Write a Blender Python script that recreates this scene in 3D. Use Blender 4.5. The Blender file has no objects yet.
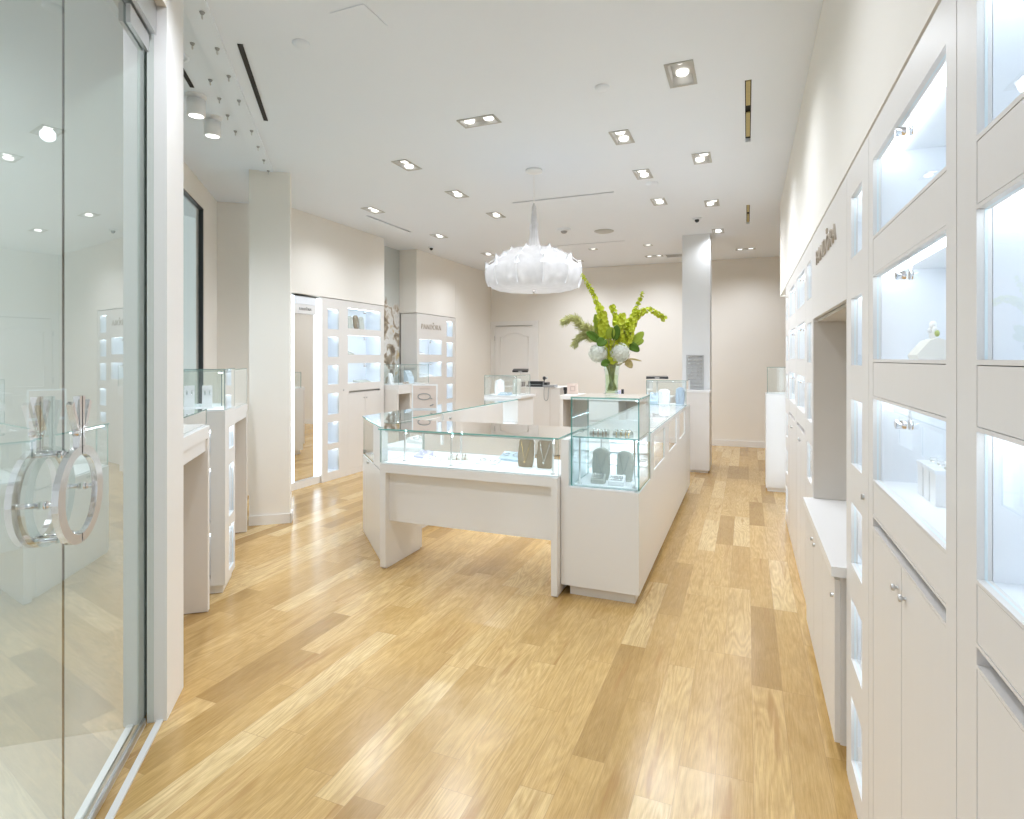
import bpy, bmesh, math, random
from mathutils import Vector, Matrix, Euler
random.seed(7)
PI = math.pi
C = bpy.context.scene.collection
SC = bpy.context.scene

# ------------------------------------------------------------------ materials
def new_mat(name):
    m = bpy.data.materials.new(name); m.use_nodes = True
    nt = m.node_tree
    for n in list(nt.nodes): nt.nodes.remove(n)
    out = nt.nodes.new('ShaderNodeOutputMaterial')
    return m, nt, out

def N(nt, kind, **kw):
    n = nt.nodes.new(kind)
    for k, v in kw.items():
        if k in n.inputs: n.inputs[k].default_value = v
        else: setattr(n, k, v)
    return n

def pbr(name, col, rough=0.5, metal=0.0, spec=0.5, vary=0.0, scale=20.0, bump=0.0, stretch=(1, 1, 1), trans=0.0):
    m, nt, out = new_mat(name)
    b = N(nt, 'ShaderNodeBsdfPrincipled')
    b.inputs['Base Color'].default_value = (*col, 1)
    b.inputs['Roughness'].default_value = rough
    b.inputs['Metallic'].default_value = metal
    b.inputs['Specular IOR Level'].default_value = spec
    b.inputs['Transmission Weight'].default_value = trans
    if vary > 0 or bump > 0:
        tc = N(nt, 'ShaderNodeTexCoord')
        mp = N(nt, 'ShaderNodeMapping'); mp.inputs['Scale'].default_value = stretch
        nt.links.new(tc.outputs['Object'], mp.inputs['Vector'])
        nz = N(nt, 'ShaderNodeTexNoise'); nz.inputs['Scale'].default_value = scale; nz.inputs['Detail'].default_value = 4
        nt.links.new(mp.outputs['Vector'], nz.inputs['Vector'])
        if vary > 0:
            mx = N(nt, 'ShaderNodeMix', data_type='RGBA')
            mx.inputs['A'].default_value = (*[c * (1 - vary) for c in col], 1)
            mx.inputs['B'].default_value = (*[min(1, c * (1 + vary)) for c in col], 1)
            nt.links.new(nz.outputs['Fac'], mx.inputs['Factor'])
            nt.links.new(mx.outputs['Result'], b.inputs['Base Color'])
        if bump > 0:
            bp = N(nt, 'ShaderNodeBump'); bp.inputs['Strength'].default_value = bump; bp.inputs['Distance'].default_value = 0.002
            nt.links.new(nz.outputs['Fac'], bp.inputs['Height'])
            nt.links.new(bp.outputs['Normal'], b.inputs['Normal'])
    nt.links.new(b.outputs[0], out.inputs[0])
    return m

def emit(name, col, strength):
    m, nt, out = new_mat(name)
    e = N(nt, 'ShaderNodeEmission'); e.inputs[0].default_value = (*col, 1); e.inputs[1].default_value = strength
    nt.links.new(e.outputs[0], out.inputs[0])
    return m

def glass(name, tint, ior=1.45, gain=1.7, rough=0.0):
    """thin clear sheet: passes light straight through, reflects by Fresnel on its outer faces"""
    m, nt, out = new_mat(name)
    tr = N(nt, 'ShaderNodeBsdfTransparent'); tr.inputs[0].default_value = (*tint, 1)
    gl = N(nt, 'ShaderNodeBsdfGlossy'); gl.inputs['Color'].default_value = (1, 1, 1, 1); gl.inputs['Roughness'].default_value = rough
    fr = N(nt, 'ShaderNodeFresnel'); fr.inputs['IOR'].default_value = ior
    ge = N(nt, 'ShaderNodeNewGeometry')
    inv = N(nt, 'ShaderNodeMath', operation='SUBTRACT'); inv.inputs[0].default_value = 1.0
    nt.links.new(ge.outputs['Backfacing'], inv.inputs[1])
    m1 = N(nt, 'ShaderNodeMath', operation='MULTIPLY'); m1.inputs[1].default_value = gain
    nt.links.new(fr.outputs[0], m1.inputs[0])
    m2 = N(nt, 'ShaderNodeMath', operation='MULTIPLY'); m2.use_clamp = True
    nt.links.new(m1.outputs[0], m2.inputs[0]); nt.links.new(inv.outputs[0], m2.inputs[1])
    mx = N(nt, 'ShaderNodeMixShader')
    nt.links.new(m2.outputs[0], mx.inputs[0]); nt.links.new(tr.outputs[0], mx.inputs[1]); nt.links.new(gl.outputs[0], mx.inputs[2])
    nt.links.new(mx.outputs[0], out.inputs[0])
    return m

def glass_edge(name, col):
    m, nt, out = new_mat(name)
    tr = N(nt, 'ShaderNodeBsdfTransparent'); tr.inputs[0].default_value = (*[min(1, c * 1.25) for c in col], 1)
    b = N(nt, 'ShaderNodeBsdfPrincipled'); b.inputs['Base Color'].default_value = (*col, 1); b.inputs['Roughness'].default_value = 0.15
    mx = N(nt, 'ShaderNodeMixShader'); mx.inputs[0].default_value = 0.6
    nt.links.new(tr.outputs[0], mx.inputs[1]); nt.links.new(b.outputs[0], mx.inputs[2])
    nt.links.new(mx.outputs[0], out.inputs[0])
    return m

def wood_floor(name):
    m, nt, out = new_mat(name)
    L = nt.links.new
    def M(op, a, b=None, c=None):
        n = N(nt, 'ShaderNodeMath', operation=op)
        for i, v in enumerate((a, b, c)):
            if v is None: continue
            if isinstance(v, (int, float)): n.inputs[i].default_value = v
            else: L(v, n.inputs[i])
        return n.outputs[0]
    ge = N(nt, 'ShaderNodeNewGeometry'); sp = N(nt, 'ShaderNodeSeparateXYZ'); L(ge.outputs['Position'], sp.inputs[0])
    X, Y = sp.outputs[0], sp.outputs[1]
    W, LEN = 0.127, .92
    xr = M('DIVIDE', M('ADD', X, 20.045), W); row = M('FLOOR', xr); fx = M('FRACT', xr)
    wn1 = N(nt, 'ShaderNodeTexWhiteNoise', noise_dimensions='1D'); L(row, wn1.inputs['W'])
    yr = M('ADD', M('DIVIDE', M('ADD', Y, 20.0), LEN), M('MULTIPLY', wn1.outputs['Value'], 7.0))
    # irregular board length: shift the joints by a second hash
    col = M('FLOOR', yr); fy = M('FRACT', yr)
    cb = N(nt, 'ShaderNodeCombineXYZ'); L(row, cb.inputs[0]); L(col, cb.inputs[1])
    wn2 = N(nt, 'ShaderNodeTexWhiteNoise', noise_dimensions='2D'); L(cb.outputs[0], wn2.inputs['Vector'])
    rnd = wn2.outputs['Value']
    # seams
    ex = M('MINIMUM', fx, M('SUBTRACT', 1.0, fx)); ey = M('MINIMUM', fy, M('SUBTRACT', 1.0, fy))
    sx = M('LESS_THAN', ex, 0.008); sy = M('LESS_THAN', ey, 0.0011)
    seam = M('MAXIMUM', sx, sy)
    # grain
    off = M('MULTIPLY', rnd, 37.0)
    gv = N(nt, 'ShaderNodeCombineXYZ'); L(M('ADD', M('MULTIPLY', X, 1.0), off), gv.inputs[0]); L(M('ADD', M('MULTIPLY', Y, 0.11), off), gv.inputs[1]); L(off, gv.inputs[2])
    n1 = N(nt, 'ShaderNodeTexNoise'); n1.inputs['Scale'].default_value = 8.0; n1.inputs['Detail'].default_value = 2; n1.inputs['Roughness'].default_value = .5
    L(gv.outputs[0], n1.inputs['Vector'])
    rings = M('FRACT', M('MULTIPLY', n1.outputs['Fac'], 16.0))
    rings = M('ABSOLUTE', M('SUBTRACT', M('MULTIPLY', rings, 2.0), 1.0))
    gv2 = N(nt, 'ShaderNodeCombineXYZ'); L(M('ADD', X, off), gv2.inputs[0]); L(M('ADD', M('MULTIPLY', Y, 0.035), off), gv2.inputs[1]); L(off, gv2.inputs[2])
    n2 = N(nt, 'ShaderNodeTexNoise'); n2.inputs['Scale'].default_value = 300.0; n2.inputs['Detail'].default_value = 4; n2.inputs['Roughness'].default_value = .65
    L(gv2.outputs[0], n2.inputs['Vector'])
    gv3 = N(nt, 'ShaderNodeCombineXYZ'); L(M('ADD', X, off), gv3.inputs[0]); L(M('MULTIPLY', Y, 0.075), gv3.inputs[1]); L(off, gv3.inputs[2])
    n3 = N(nt, 'ShaderNodeTexNoise'); n3.inputs['Scale'].default_value = 22.0; n3.inputs['Detail'].default_value = 3; n3.inputs['Distortion'].default_value = .4
    L(gv3.outputs[0], n3.inputs['Vector'])
    knot = N(nt, 'ShaderNodeMapRange'); knot.inputs[1].default_value = .60; knot.inputs[2].default_value = .72; knot.inputs[3].default_value = 0; knot.inputs[4].default_value = 1
    L(n3.outputs['Fac'], knot.inputs[0])
    ramp = N(nt, 'ShaderNodeValToRGB')
    e = ramp.color_ramp.elements
    e[0].position = 0.0; e[0].color = WOOD[0]; e[1].position = 1.0; e[1].color = WOOD[3]
    a = ramp.color_ramp.elements.new(.3); a.color = WOOD[1]
    a = ramp.color_ramp.elements.new(.75); a.color = WOOD[2]
    L(rnd, ramp.inputs[0])
    g = M('ADD', M('MULTIPLY', rings, M('ADD', .06, M('MULTIPLY', rnd, .20))), M('MULTIPLY', n2.outputs['Fac'], .78))
    mr = N(nt, 'ShaderNodeMapRange'); mr.inputs[1].default_value = .26; mr.inputs[2].default_value = .72; mr.inputs[3].default_value = .74; mr.inputs[4].default_value = 1.17
    L(g, mr.inputs[0])
    hs = N(nt, 'ShaderNodeMix', data_type='RGBA', blend_type='MULTIPLY'); hs.inputs['Factor'].default_value = 1
    gray = N(nt, 'ShaderNodeCombineColor'); L(mr.outputs[0], gray.inputs[0]); L(M('POWER', mr.outputs[0], 1.15), gray.inputs[1]); L(M('POWER', mr.outputs[0], 1.5), gray.inputs[2])
    L(ramp.outputs[0], hs.inputs['A']); L(gray.outputs[0], hs.inputs['B'])
    gv4 = N(nt, 'ShaderNodeCombineXYZ'); L(M('ADD', M('MULTIPLY', X, 1.0), off), gv4.inputs[0]); L(M('MULTIPLY', Y, .35), gv4.inputs[1]); L(off, gv4.inputs[2])
    n4 = N(nt, 'ShaderNodeTexNoise'); n4.inputs['Scale'].default_value = 14.0; n4.inputs['Detail'].default_value = 5; n4.inputs['Roughness'].default_value = .6; n4.inputs['Distortion'].default_value = 1.2
    L(gv4.outputs[0], n4.inputs['Vector'])
    mo = N(nt, 'ShaderNodeMapRange'); mo.inputs[1].default_value = .32; mo.inputs[2].default_value = .70; mo.inputs[3].default_value = .92; mo.inputs[4].default_value = 1.08
    L(n4.outputs['Fac'], mo.inputs[0])
    moc = N(nt, 'ShaderNodeCombineColor'); L(mo.outputs[0], moc.inputs[0]); L(M('POWER', mo.outputs[0], 1.25), moc.inputs[1]); L(M('POWER', mo.outputs[0], 2.0), moc.inputs[2])
    hs2 = N(nt, 'ShaderNodeMix', data_type='RGBA', blend_type='MULTIPLY'); hs2.inputs['Factor'].default_value = 1
    L(hs.outputs['Result'], hs2.inputs['A']); L(moc.outputs[0], hs2.inputs['B']); hs = hs2
    kx = N(nt, 'ShaderNodeMix', data_type='RGBA'); kx.inputs['B'].default_value = (.36, .19, .06, 1)
    L(M('MULTIPLY', knot.outputs[0], .75), kx.inputs['Factor']); L(hs.outputs['Result'], kx.inputs['A'])
    sm = N(nt, 'ShaderNodeMix', data_type='RGBA'); sm.inputs['B'].default_value = (.30, .17, .07, 1)
    L(M('MULTIPLY', seam, .55), sm.inputs['Factor']); L(kx.outputs['Result'], sm.inputs['A'])
    b = N(nt, 'ShaderNodeBsdfPrincipled'); b.inputs['Specular IOR Level'].default_value = .5
    L(sm.outputs['Result'], b.inputs['Base Color'])
    L(M('ADD', M('MULTIPLY', n2.outputs['Fac'], .12), .17), b.inputs['Roughness'])
    L(b.outputs[0], out.inputs[0])
    return m

WOOD = [(.42, .255, .088, 1), (.53, .338, .125, 1), (.565, .372, .15, 1), (.63, .455, .225, 1)]

def tile_floor(name):
    m, nt, out = new_mat(name)
    ge = N(nt, 'ShaderNodeNewGeometry')
    nz = N(nt, 'ShaderNodeTexNoise'); nz.inputs['Scale'].default_value = 1.6; nz.inputs['Detail'].default_value = 6
    nt.links.new(ge.outputs['Position'], nz.inputs['Vector'])
    r = N(nt, 'ShaderNodeValToRGB'); r.color_ramp.elements[0].color = (.70, .66, .60, 1); r.color_ramp.elements[1].color = (.86, .84, .80, 1)
    nt.links.new(nz.outputs['Fac'], r.inputs[0])
    b = N(nt, 'ShaderNodeBsdfPrincipled'); b.inputs['Roughness'].default_value = .3
    nt.links.new(r.outputs[0], b.inputs['Base Color']); nt.links.new(b.outputs[0], out.inputs[0])
    return m

def poster_mat(name):
    m, nt, out = new_mat(name)
    L = nt.links.new
    tc = N(nt, 'ShaderNodeTexCoord'); sp = N(nt, 'ShaderNodeSeparateXYZ'); L(tc.outputs['Object'], sp.inputs[0])
    nz = N(nt, 'ShaderNodeTexNoise'); nz.inputs['Scale'].default_value = 5.0; nz.inputs['Detail'].default_value = 8; nz.inputs['Distortion'].default_value = .7
    L(tc.outputs['Object'], nz.inputs['Vector'])
    r = N(nt, 'ShaderNodeValToRGB'); e = r.color_ramp.elements
    e[0].position = .36; e[0].color = (.20, .15, .10, 1); e[1].position = .72; e[1].color = (.55, .36, .14, 1)
    for p, c in ((.44, (.46, .38, .28, 1)), (.5, (.80, .78, .74, 1)), (.58, (.70, .68, .64, 1)), (.64, (.66, .52, .30, 1))):
        q = e.new(p); q.color = c
    L(nz.outputs['Fac'], r.inputs[0])
    # plain grey-green field fills the upper half, the figure sits low
    ad = N(nt, 'ShaderNodeMath', operation='MULTIPLY_ADD'); ad.inputs[1].default_value = .9
    L(nz.outputs['Fac'], ad.inputs[0]); L(sp.outputs[2], ad.inputs[2])
    mr = N(nt, 'ShaderNodeMapRange'); mr.inputs[1].default_value = 2.72; mr.inputs[2].default_value = 2.82
    L(ad.outputs[0], mr.inputs[0])
    mx = N(nt, 'ShaderNodeMix', data_type='RGBA'); mx.inputs['B'].default_value = (.60, .62, .59, 1)
    L(mr.outputs[0], mx.inputs['Factor']); L(r.outputs[0], mx.inputs['A'])
    b = N(nt, 'ShaderNodeBsdfPrincipled'); b.inputs['Roughness'].default_value = .5
    L(mx.outputs['Result'], b.inputs['Base Color']); L(b.outputs[0], out.inputs[0])
    return m

LED_COL = (.80, .91, 1.0)
M = {}
M['lam'] = pbr('white laminate', (.76, .73, .695), .38, vary=.012, scale=6, stretch=(6, 6, .35))
M['lam2'] = pbr('satin white lacquer', (.80, .785, .765), .3, vary=.01, scale=5)
M['boardgrey'] = pbr('pale grey board', (.47, .475, .465), .5, vary=.04)
M['taupe'] = pbr('taupe lining and recess shade', (.62, .575, .52), .5, vary=.02, scale=8)  # also carries the painted shade of the tall recess
M['wall'] = pbr('warm white wall paint', (.84, .80, .735), .85, vary=.012, scale=3)
M['ceil'] = pbr('white ceiling paint', (.825, .862, .915), .9, vary=.01, scale=2)
M['base'] = pbr('white baseboard paint', (.82, .80, .77), .45, vary=.01)
M['niche'] = pbr('niche white', (.84, .87, .91), .5, vary=.01)
M['led'] = emit('led strip light', LED_COL, 8)
M['ledsoft'] = emit('led panel light', LED_COL, 2.2)
M['ledcase'] = emit('counter led light', LED_COL, 17)
M['lamp'] = emit('downlight lamp', (1, .98, .94), 1.9)
M['bulb'] = emit('chandelier bulb', (1, .97, .93), 1.2)
M['chrome'] = pbr('polished steel', (.78, .76, .76), .13, 1)
M['alu'] = pbr('brushed aluminium', (.62, .62, .61), .35, 1, vary=.03, scale=40, stretch=(1, 1, 20))
M['black'] = pbr('black plastic', (.025, .025, .027), .35, vary=.1)
M['dark'] = pbr('dark slot', (.03, .027, .024), .8, vary=.1)
M['grey'] = pbr('grey plastic', (.38, .38, .38), .5, vary=.05)
M['trimgrey'] = pbr('grey lamp trim', (.47, .46, .43), .5, vary=.03)
M['glass'] = glass('clear glass', (.975, .99, .987))
M['door'] = glass('door glass', (.90, .945, .925), ior=1.68, gain=1.95)
M['nglass'] = glass('cabinet window glass', (.985, .995, .995), ior=1.40, gain=.8)
M['caseglass'] = glass('blue tinted case glass', (.945, .982, .99), gain=1.4)
M['runglass'] = glass('low reflection glass', (.98, .99, .99), ior=1.38, gain=.75)
M['topglass'] = glass('counter top glass', (.96, .985, .975), ior=1.52, gain=1.9)
M['dooredge'] = pbr('dark door edge', (.045, .06, .055), .25, vary=.05)
M['nedge'] = pbr('pale pane edge', (.70, .80, .83), .3, vary=.02)
M['winglass'] = glass('window glass', (.80, .88, .85), ior=1.5, gain=1.5)
M['edge'] = glass_edge('green glass edge', (.24, .50, .46))
M['paleedge'] = glass_edge('pale glass edge', (.27, .40, .38))
M['steel'] = pbr('pale steel', (.78, .77, .75), .4, .3, vary=.02)
M['mirror'] = pbr('mirror silver', (.93, .93, .91), .01, 1)
M['wood'] = wood_floor('oak plank floor')
M['tile'] = tile_floor('pale stone tile')
M['mall'] = pbr('pale green grey panel', (.62, .645, .60), .6, vary=.02, scale=3)
M['bust'] = pbr('taupe suede', (.25, .19, .12), .8, vary=.06, scale=60, bump=.2)
M['greybust'] = pbr('grey green suede', (.52, .52, .46), .8, vary=.06, scale=60, bump=.2)
M['cream'] = pbr('cream leatherette', (.78, .75, .68), .6, vary=.03)
M['white'] = pbr('gloss white', (.86, .86, .86), .3, vary=.01)
M['silver'] = pbr('silver', (.80, .79, .77), .2, 1)
M['gold'] = pbr('gold', (.85, .62, .28), .22, 1)
M['brown'] = pbr('brown leather', (.33, .22, .13), .6, vary=.1, scale=60)
M['pink'] = pbr('blush card', (.72, .585, .505), .6, vary=.01)
M['pinkdark'] = pbr('blush print', (.55, .42, .36), .6, vary=.02)
M['ink'] = pbr('grey print', (.36, .33, .31), .5, vary=.1)
M['sign'] = pbr('bronze lettering', (.50, .435, .36), .4, .2, vary=.03)
M['signgrey'] = pbr('grey lettering', (.40, .38, .36), .5, vary=.03)
M['poster'] = poster_mat('poster print')
M['petal'] = pbr('hydrangea petal', (.85, .87, .79), .6, vary=.08, scale=30)
M['bell'] = pbr('lime green bract', (.58, .64, .04), .55, vary=.2, scale=18)
M['leaf'] = pbr('dark green leaf', (.085, .165, .018), .6, spec=.2, vary=.25, scale=14)
M['leaf2'] = pbr('mid green leaf', (.33, .42, .05), .55, spec=.25, vary=.2, scale=14)
M['tan'] = pbr('tan dry leaf', (.50, .40, .17), .6, vary=.15, scale=20)
M['plume'] = pbr('olive plume', (.60, .60, .27), .7, vary=.2, scale=40)
M['stem'] = pbr('green stem', (.36, .36, .12), .55, vary=.15, scale=20)
M['violet'] = pbr('pale violet', (.62, .60, .78), .5, vary=.05)
M['bluegrey'] = pbr('blue grey suede', (.36, .42, .50), .7, vary=.05)
M['steelblue'] = pbr('pale blue card', (.48, .58, .66), .6, vary=.05)

def shade_mat():
    m, nt, out = new_mat('spun white resin')
    tc = N(nt, 'ShaderNodeTexCoord')
    nz = N(nt, 'ShaderNodeTexNoise'); nz.inputs['Scale'].default_value = 16; nz.inputs['Detail'].default_value = 5
    nt.links.new(tc.outputs['Object'], nz.inputs['Vector'])
    r = N(nt, 'ShaderNodeValToRGB'); r.color_ramp.elements[0].color = (.60, .59, .585, 1); r.color_ramp.elements[1].color = (.83, .82, .82, 1)
    nt.links.new(nz.outputs['Fac'], r.inputs[0])
    d = N(nt, 'ShaderNodeBsdfDiffuse'); t = N(nt, 'ShaderNodeBsdfTranslucent'); tr = N(nt, 'ShaderNodeBsdfTransparent')
    nt.links.new(r.outputs[0], d.inputs[0]); nt.links.new(r.outputs[0], t.inputs[0])
    mx = N(nt, 'ShaderNodeMixShader'); mx.inputs[0].default_value = .5
    nt.links.new(d.outputs[0], mx.inputs[1]); nt.links.new(t.outputs[0], mx.inputs[2])
    m2 = N(nt, 'ShaderNodeMixShader'); m2.inputs[0].default_value = .16
    nt.links.new(mx.outputs[0], m2.inputs[1]); nt.links.new(tr.outputs[0], m2.inputs[2])
    nt.links.new(m2.outputs[0], out.inputs[0])
    return m
M['shade'] = shade_mat()
M['rib'] = pbr('white cocoon rib', (.66, .65, .645), .6, vary=.04)

# ------------------------------------------------------------------ mesh helpers
class MB:
    def __init__(s): s.bm = bmesh.new()
    def quad(s, pts, mi=0):
        f = s.bm.faces.new([s.bm.verts.new(p) for p in pts]); f.material_index = mi; return f
    def box(s, x0, x1, y0, y1, z0, z1, mi=0, edge_mi=None):
        v = [s.bm.verts.new(p) for p in ((x0, y0, z0), (x1, y0, z0), (x1, y1, z0), (x0, y1, z0), (x0, y0, z1), (x1, y0, z1), (x1, y1, z1), (x0, y1, z1))]
        d = (x1 - x0, y1 - y0, z1 - z0); thin = d.index(min(d))
        for idx, ax in (((0, 3, 2, 1), 2), ((4, 5, 6, 7), 2), ((0, 1, 5, 4), 1), ((2, 3, 7, 6), 1), ((1, 2, 6, 5), 0), ((3, 0, 4, 7), 0)):
            f = s.bm.faces.new([v[i] for i in idx])
            f.material_index = mi if (edge_mi is None or ax == thin) else edge_mi
        return s
    def prism(s, pts, z0, z1, mi=0, edge_mi=None):
        n = len(pts)
        a = [s.bm.verts.new((p[0], p[1], z0)) for p in pts]; b = [s.bm.verts.new((p[0], p[1], z1)) for p in pts]
        f1 = s.bm.faces.new(list(reversed(a))); f2 = s.bm.faces.new(b)
        f1.material_index = f2.material_index = mi
        for i in range(n):
            f = s.bm.faces.new((a[i], a[(i + 1) % n], b[(i + 1) % n], b[i])); f.material_index = mi if edge_mi is None else edge_mi
        return s
    def tube(s, path, r, seg=8, mi=0, cap=True):
        """path: list of points; r: radius or list of radii"""
        P = [Vector(p) for p in path]; n = len(P)
        R = r if isinstance(r, (list, tuple)) else [r] * n
        rings = []; up = None
        for i in range(n):
            t = (P[min(i + 1, n - 1)] - P[max(i - 1, 0)]).normalized()
            if up is None: up = Vector((0, 0, 1)) if abs(t.z) < .9 else Vector((1, 0, 0))
            a = t.cross(up)
            if a.length < 1e-5: a = t.orthogonal()
            a.normalize(); b = a.cross(t).normalized(); up = b
            rings.append([s.bm.verts.new(P[i] + (a * math.cos(2 * PI * k / seg) + b * math.sin(2 * PI * k / seg)) * R[i]) for k in range(seg)])
        for i in range(n - 1):
            for k in range(seg):
                f = s.bm.faces.new((rings[i][k], rings[i][(k + 1) % seg], rings[i + 1][(k + 1) % seg], rings[i + 1][k])); f.material_index = mi; f.smooth = True
        if cap:
            for rg in (rings[0], list(reversed(rings[-1]))):
                f = s.bm.faces.new(rg); f.material_index = mi
        return s
    def cyl(s, a, b, r, seg=12, mi=0, r2=None): return s.tube([a, b], [r, r if r2 is None else r2], seg, mi)
    def lathe(s, prof, seg=24, mi=0, c=(0, 0, 0), rf=None, close=False):
        rings = []
        for r, z in prof:
            rings.append([s.bm.verts.new((c[0] + (r * (rf(2 * PI * k / seg, z) if rf else 1)) * math.cos(2 * PI * k / seg), c[1] + (r * (rf(2 * PI * k / seg, z) if rf else 1)) * math.sin(2 * PI * k / seg), c[2] + z)) for k in range(seg)])
        for i in range(len(rings) - 1):
            for k in range(seg):
                f = s.bm.faces.new((rings[i][k], rings[i][(k + 1) % seg], rings[i + 1][(k + 1) % seg], rings[i + 1][k])); f.material_index = mi; f.smooth = True
        if close:
            f = s.bm.faces.new(list(reversed(rings[0]))); f.material_index = mi
            f = s.bm.faces.new(rings[-1]); f.material_index = mi
        return s
    def ball(s, c, r, seg=10, mi=0, sc=(1, 1, 1), rot=None):
        mat = Matrix.Translation(c) @ (rot.to_4x4() if rot is not None else Matrix.Identity(4)) @ Matrix.Diagonal((sc[0], sc[1], sc[2], 1))
        g = bmesh.ops.create_uvsphere(s.bm, u_segments=seg, v_segments=max(4, seg // 2 + 1), radius=r, matrix=mat)
        for v in g['verts']:
            for f in v.link_faces: f.material_index = mi; f.smooth = True
        return s
    def holed(s, x0, x1, z0, z1, y0, y1, holes, mi=0, axes='xz'):
        """slab between y0 and y1 with rectangular holes (x0,x1,z0,z1)"""
        xs = sorted(set([x0, x1] + [h[0] for h in holes] + [h[1] for h in holes])); zs = sorted(set([z0, z1] + [h[2] for h in holes] + [h[3] for h in holes]))
        xs = [x for x in xs if x0 - 1e-9 <= x <= x1 + 1e-9]; zs = [z for z in zs if z0 - 1e-9 <= z <= z1 + 1e-9]
        nx, nz = len(xs) - 1, len(zs) - 1
        def full(i, k):
            if i < 0 or k < 0 or i >= nx or k >= nz: return False
            cx, cz = (xs[i] + xs[i + 1]) / 2, (zs[k] + zs[k + 1]) / 2
            return not any(h[0] < cx < h[1] and h[2] < cz < h[3] for h in holes)
        vc = {}
        def V(i, y, k):
            key = (i, y, k)
            if key not in vc:
                p = (xs[i], (y0, y1)[y], zs[k]) if axes == 'xz' else (xs[i], zs[k], (y0, y1)[y])
                vc[key] = s.bm.verts.new(p)
            return vc[key]
        fl = axes != 'xz'
        def F(*vs):
            f = s.bm.faces.new(list(reversed(vs)) if fl else vs); f.material_index = mi
        for i in range(nx):
            for k in range(nz):
                if not full(i, k): continue
                F(V(i, 0, k), V(i + 1, 0, k), V(i + 1, 0, k + 1), V(i, 0, k + 1))
                F(V(i, 1, k), V(i, 1, k + 1), V(i + 1, 1, k + 1), V(i + 1, 1, k))
                if not full(i - 1, k): F(V(i, 0, k), V(i, 0, k + 1), V(i, 1, k + 1), V(i, 1, k))
                if not full(i + 1, k): F(V(i + 1, 0, k), V(i + 1, 1, k), V(i + 1, 1, k + 1), V(i + 1, 0, k + 1))
                if not full(i, k - 1): F(V(i, 0, k), V(i, 1, k), V(i + 1, 1, k), V(i + 1, 0, k))
                if not full(i, k + 1): F(V(i, 0, k + 1), V(i + 1, 0, k + 1), V(i + 1, 1, k + 1), V(i, 1, k + 1))
        return s
    def build(s, name, mats, parent=None, loc=None, rot=0.0):
        me = bpy.data.meshes.new(name)
        bmesh.ops.remove_doubles(s.bm, verts=s.bm.verts, dist=1e-6) if False else None
        s.bm.normal_update(); s.bm.to_mesh(me); s.bm.free()
        for m in (mats if isinstance(mats, (list, tuple)) else [mats]): me.materials.append(m)
        o = bpy.data.objects.new(name, me); C.objects.link(o)
        if parent is not None: o.parent = parent
        if loc is not None: o.location = loc
        o.rotation_euler[2] = rot
        return o

def tag(o, label, cat, group=None):
    o['label'] = label; o['category'] = cat
    if group: o['group'] = group
    return o
def thing(name, label, cat, loc=(0, 0, 0), rot=0.0, group=None):
    o = bpy.data.objects.new(name, None); o.empty_display_size = .1; C.objects.link(o)
    o.location = loc; o.rotation_euler[2] = rot
    return tag(o, label, cat, group)
def struct(name, mb, mat, loc=None, rot=0.0):
    o = mb.build(name, mat, None, loc, rot); o['kind'] = 'structure'; return o
def dup(o, parent=None):
    c = o.copy(); C.objects.link(c); c.parent = parent
    for ch in list(o.children): dup(ch, c)
    return c

# storefront frame: a runs along the glass front, b points into the shop
SV = (-.616, .788); NV = (.788, .616); SROT = math.atan2(.788, -.616)
def ab(a, b): return (a * SV[0] + b * NV[0], a * SV[1] + b * NV[1])
H = 3.2

def text_mesh(name, body, size, depth, mat, parent=None, squeeze=1.0):
    cu = bpy.data.curves.new(name + '_curve', 'FONT'); cu.body = body; cu.size = size; cu.extrude = depth
    cu.offset = -size * .010; cu.align_x = 'CENTER'; cu.align_y = 'CENTER'; cu.space_character = 1.08
    ob = bpy.data.objects.new(name + '_tmp', cu); C.objects.link(ob)
    dg = bpy.context.evaluated_depsgraph_get(); dg.update()
    me = bpy.data.meshes.new_from_object(ob.evaluated_get(dg))
    bpy.data.objects.remove(ob); bpy.data.curves.remove(cu)
    xs = [v.co.x for v in me.vertices]
    cx = (max(xs) + min(xs)) / 2
    for v in me.vertices:
        x, y, z = v.co
        v.co = ((x - cx) * squeeze, -z, y)      # upright, facing local -y
    me.materials.clear(); me.materials.append(mat)
    o = bpy.data.objects.new(name, me); C.objects.link(o); o.parent = parent
    return o, (max(xs) - min(xs)) * squeeze

def pandora_sign(name, width, height, mat, parent, loc):
    """letters with a little crown over the O"""
    o, w = text_mesh(name, 'PANDORA', height * 1.38, .004, mat, parent)
    k = width / w
    for v in o.data.vertices: v.co.x *= k
    bm = bmesh.new(); bm.from_mesh(o.data)
    cx = width * .095; zb = height * .60; u = height * .2
    for dx, lean in ((-.9, -.5), (0, 0), (.9, .5)):
        p = [(cx + dx * u * .4 - u * .08, zb), (cx + dx * u * .4 + u * .08, zb), (cx + (dx + lean) * u * .6 + u * .1, zb + u * 1.5), (cx + (dx + lean) * u * .6 - u * .1, zb + u * 1.5)]
        f = [bm.verts.new((x, -.004, z)) for x, z in p]; g = [bm.verts.new((x, .004, z)) for x, z in p]
        bm.faces.new(f); bm.faces.new(list(reversed(g)))
        for i in range(4): bm.faces.new((f[i], g[i], g[(i + 1) % 4], f[(i + 1) % 4]))
    bmesh.ops.recalc_face_normals(bm, faces=bm.faces)
    bm.to_mesh(o.data); bm.free()
    o.location = loc
    return o

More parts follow.
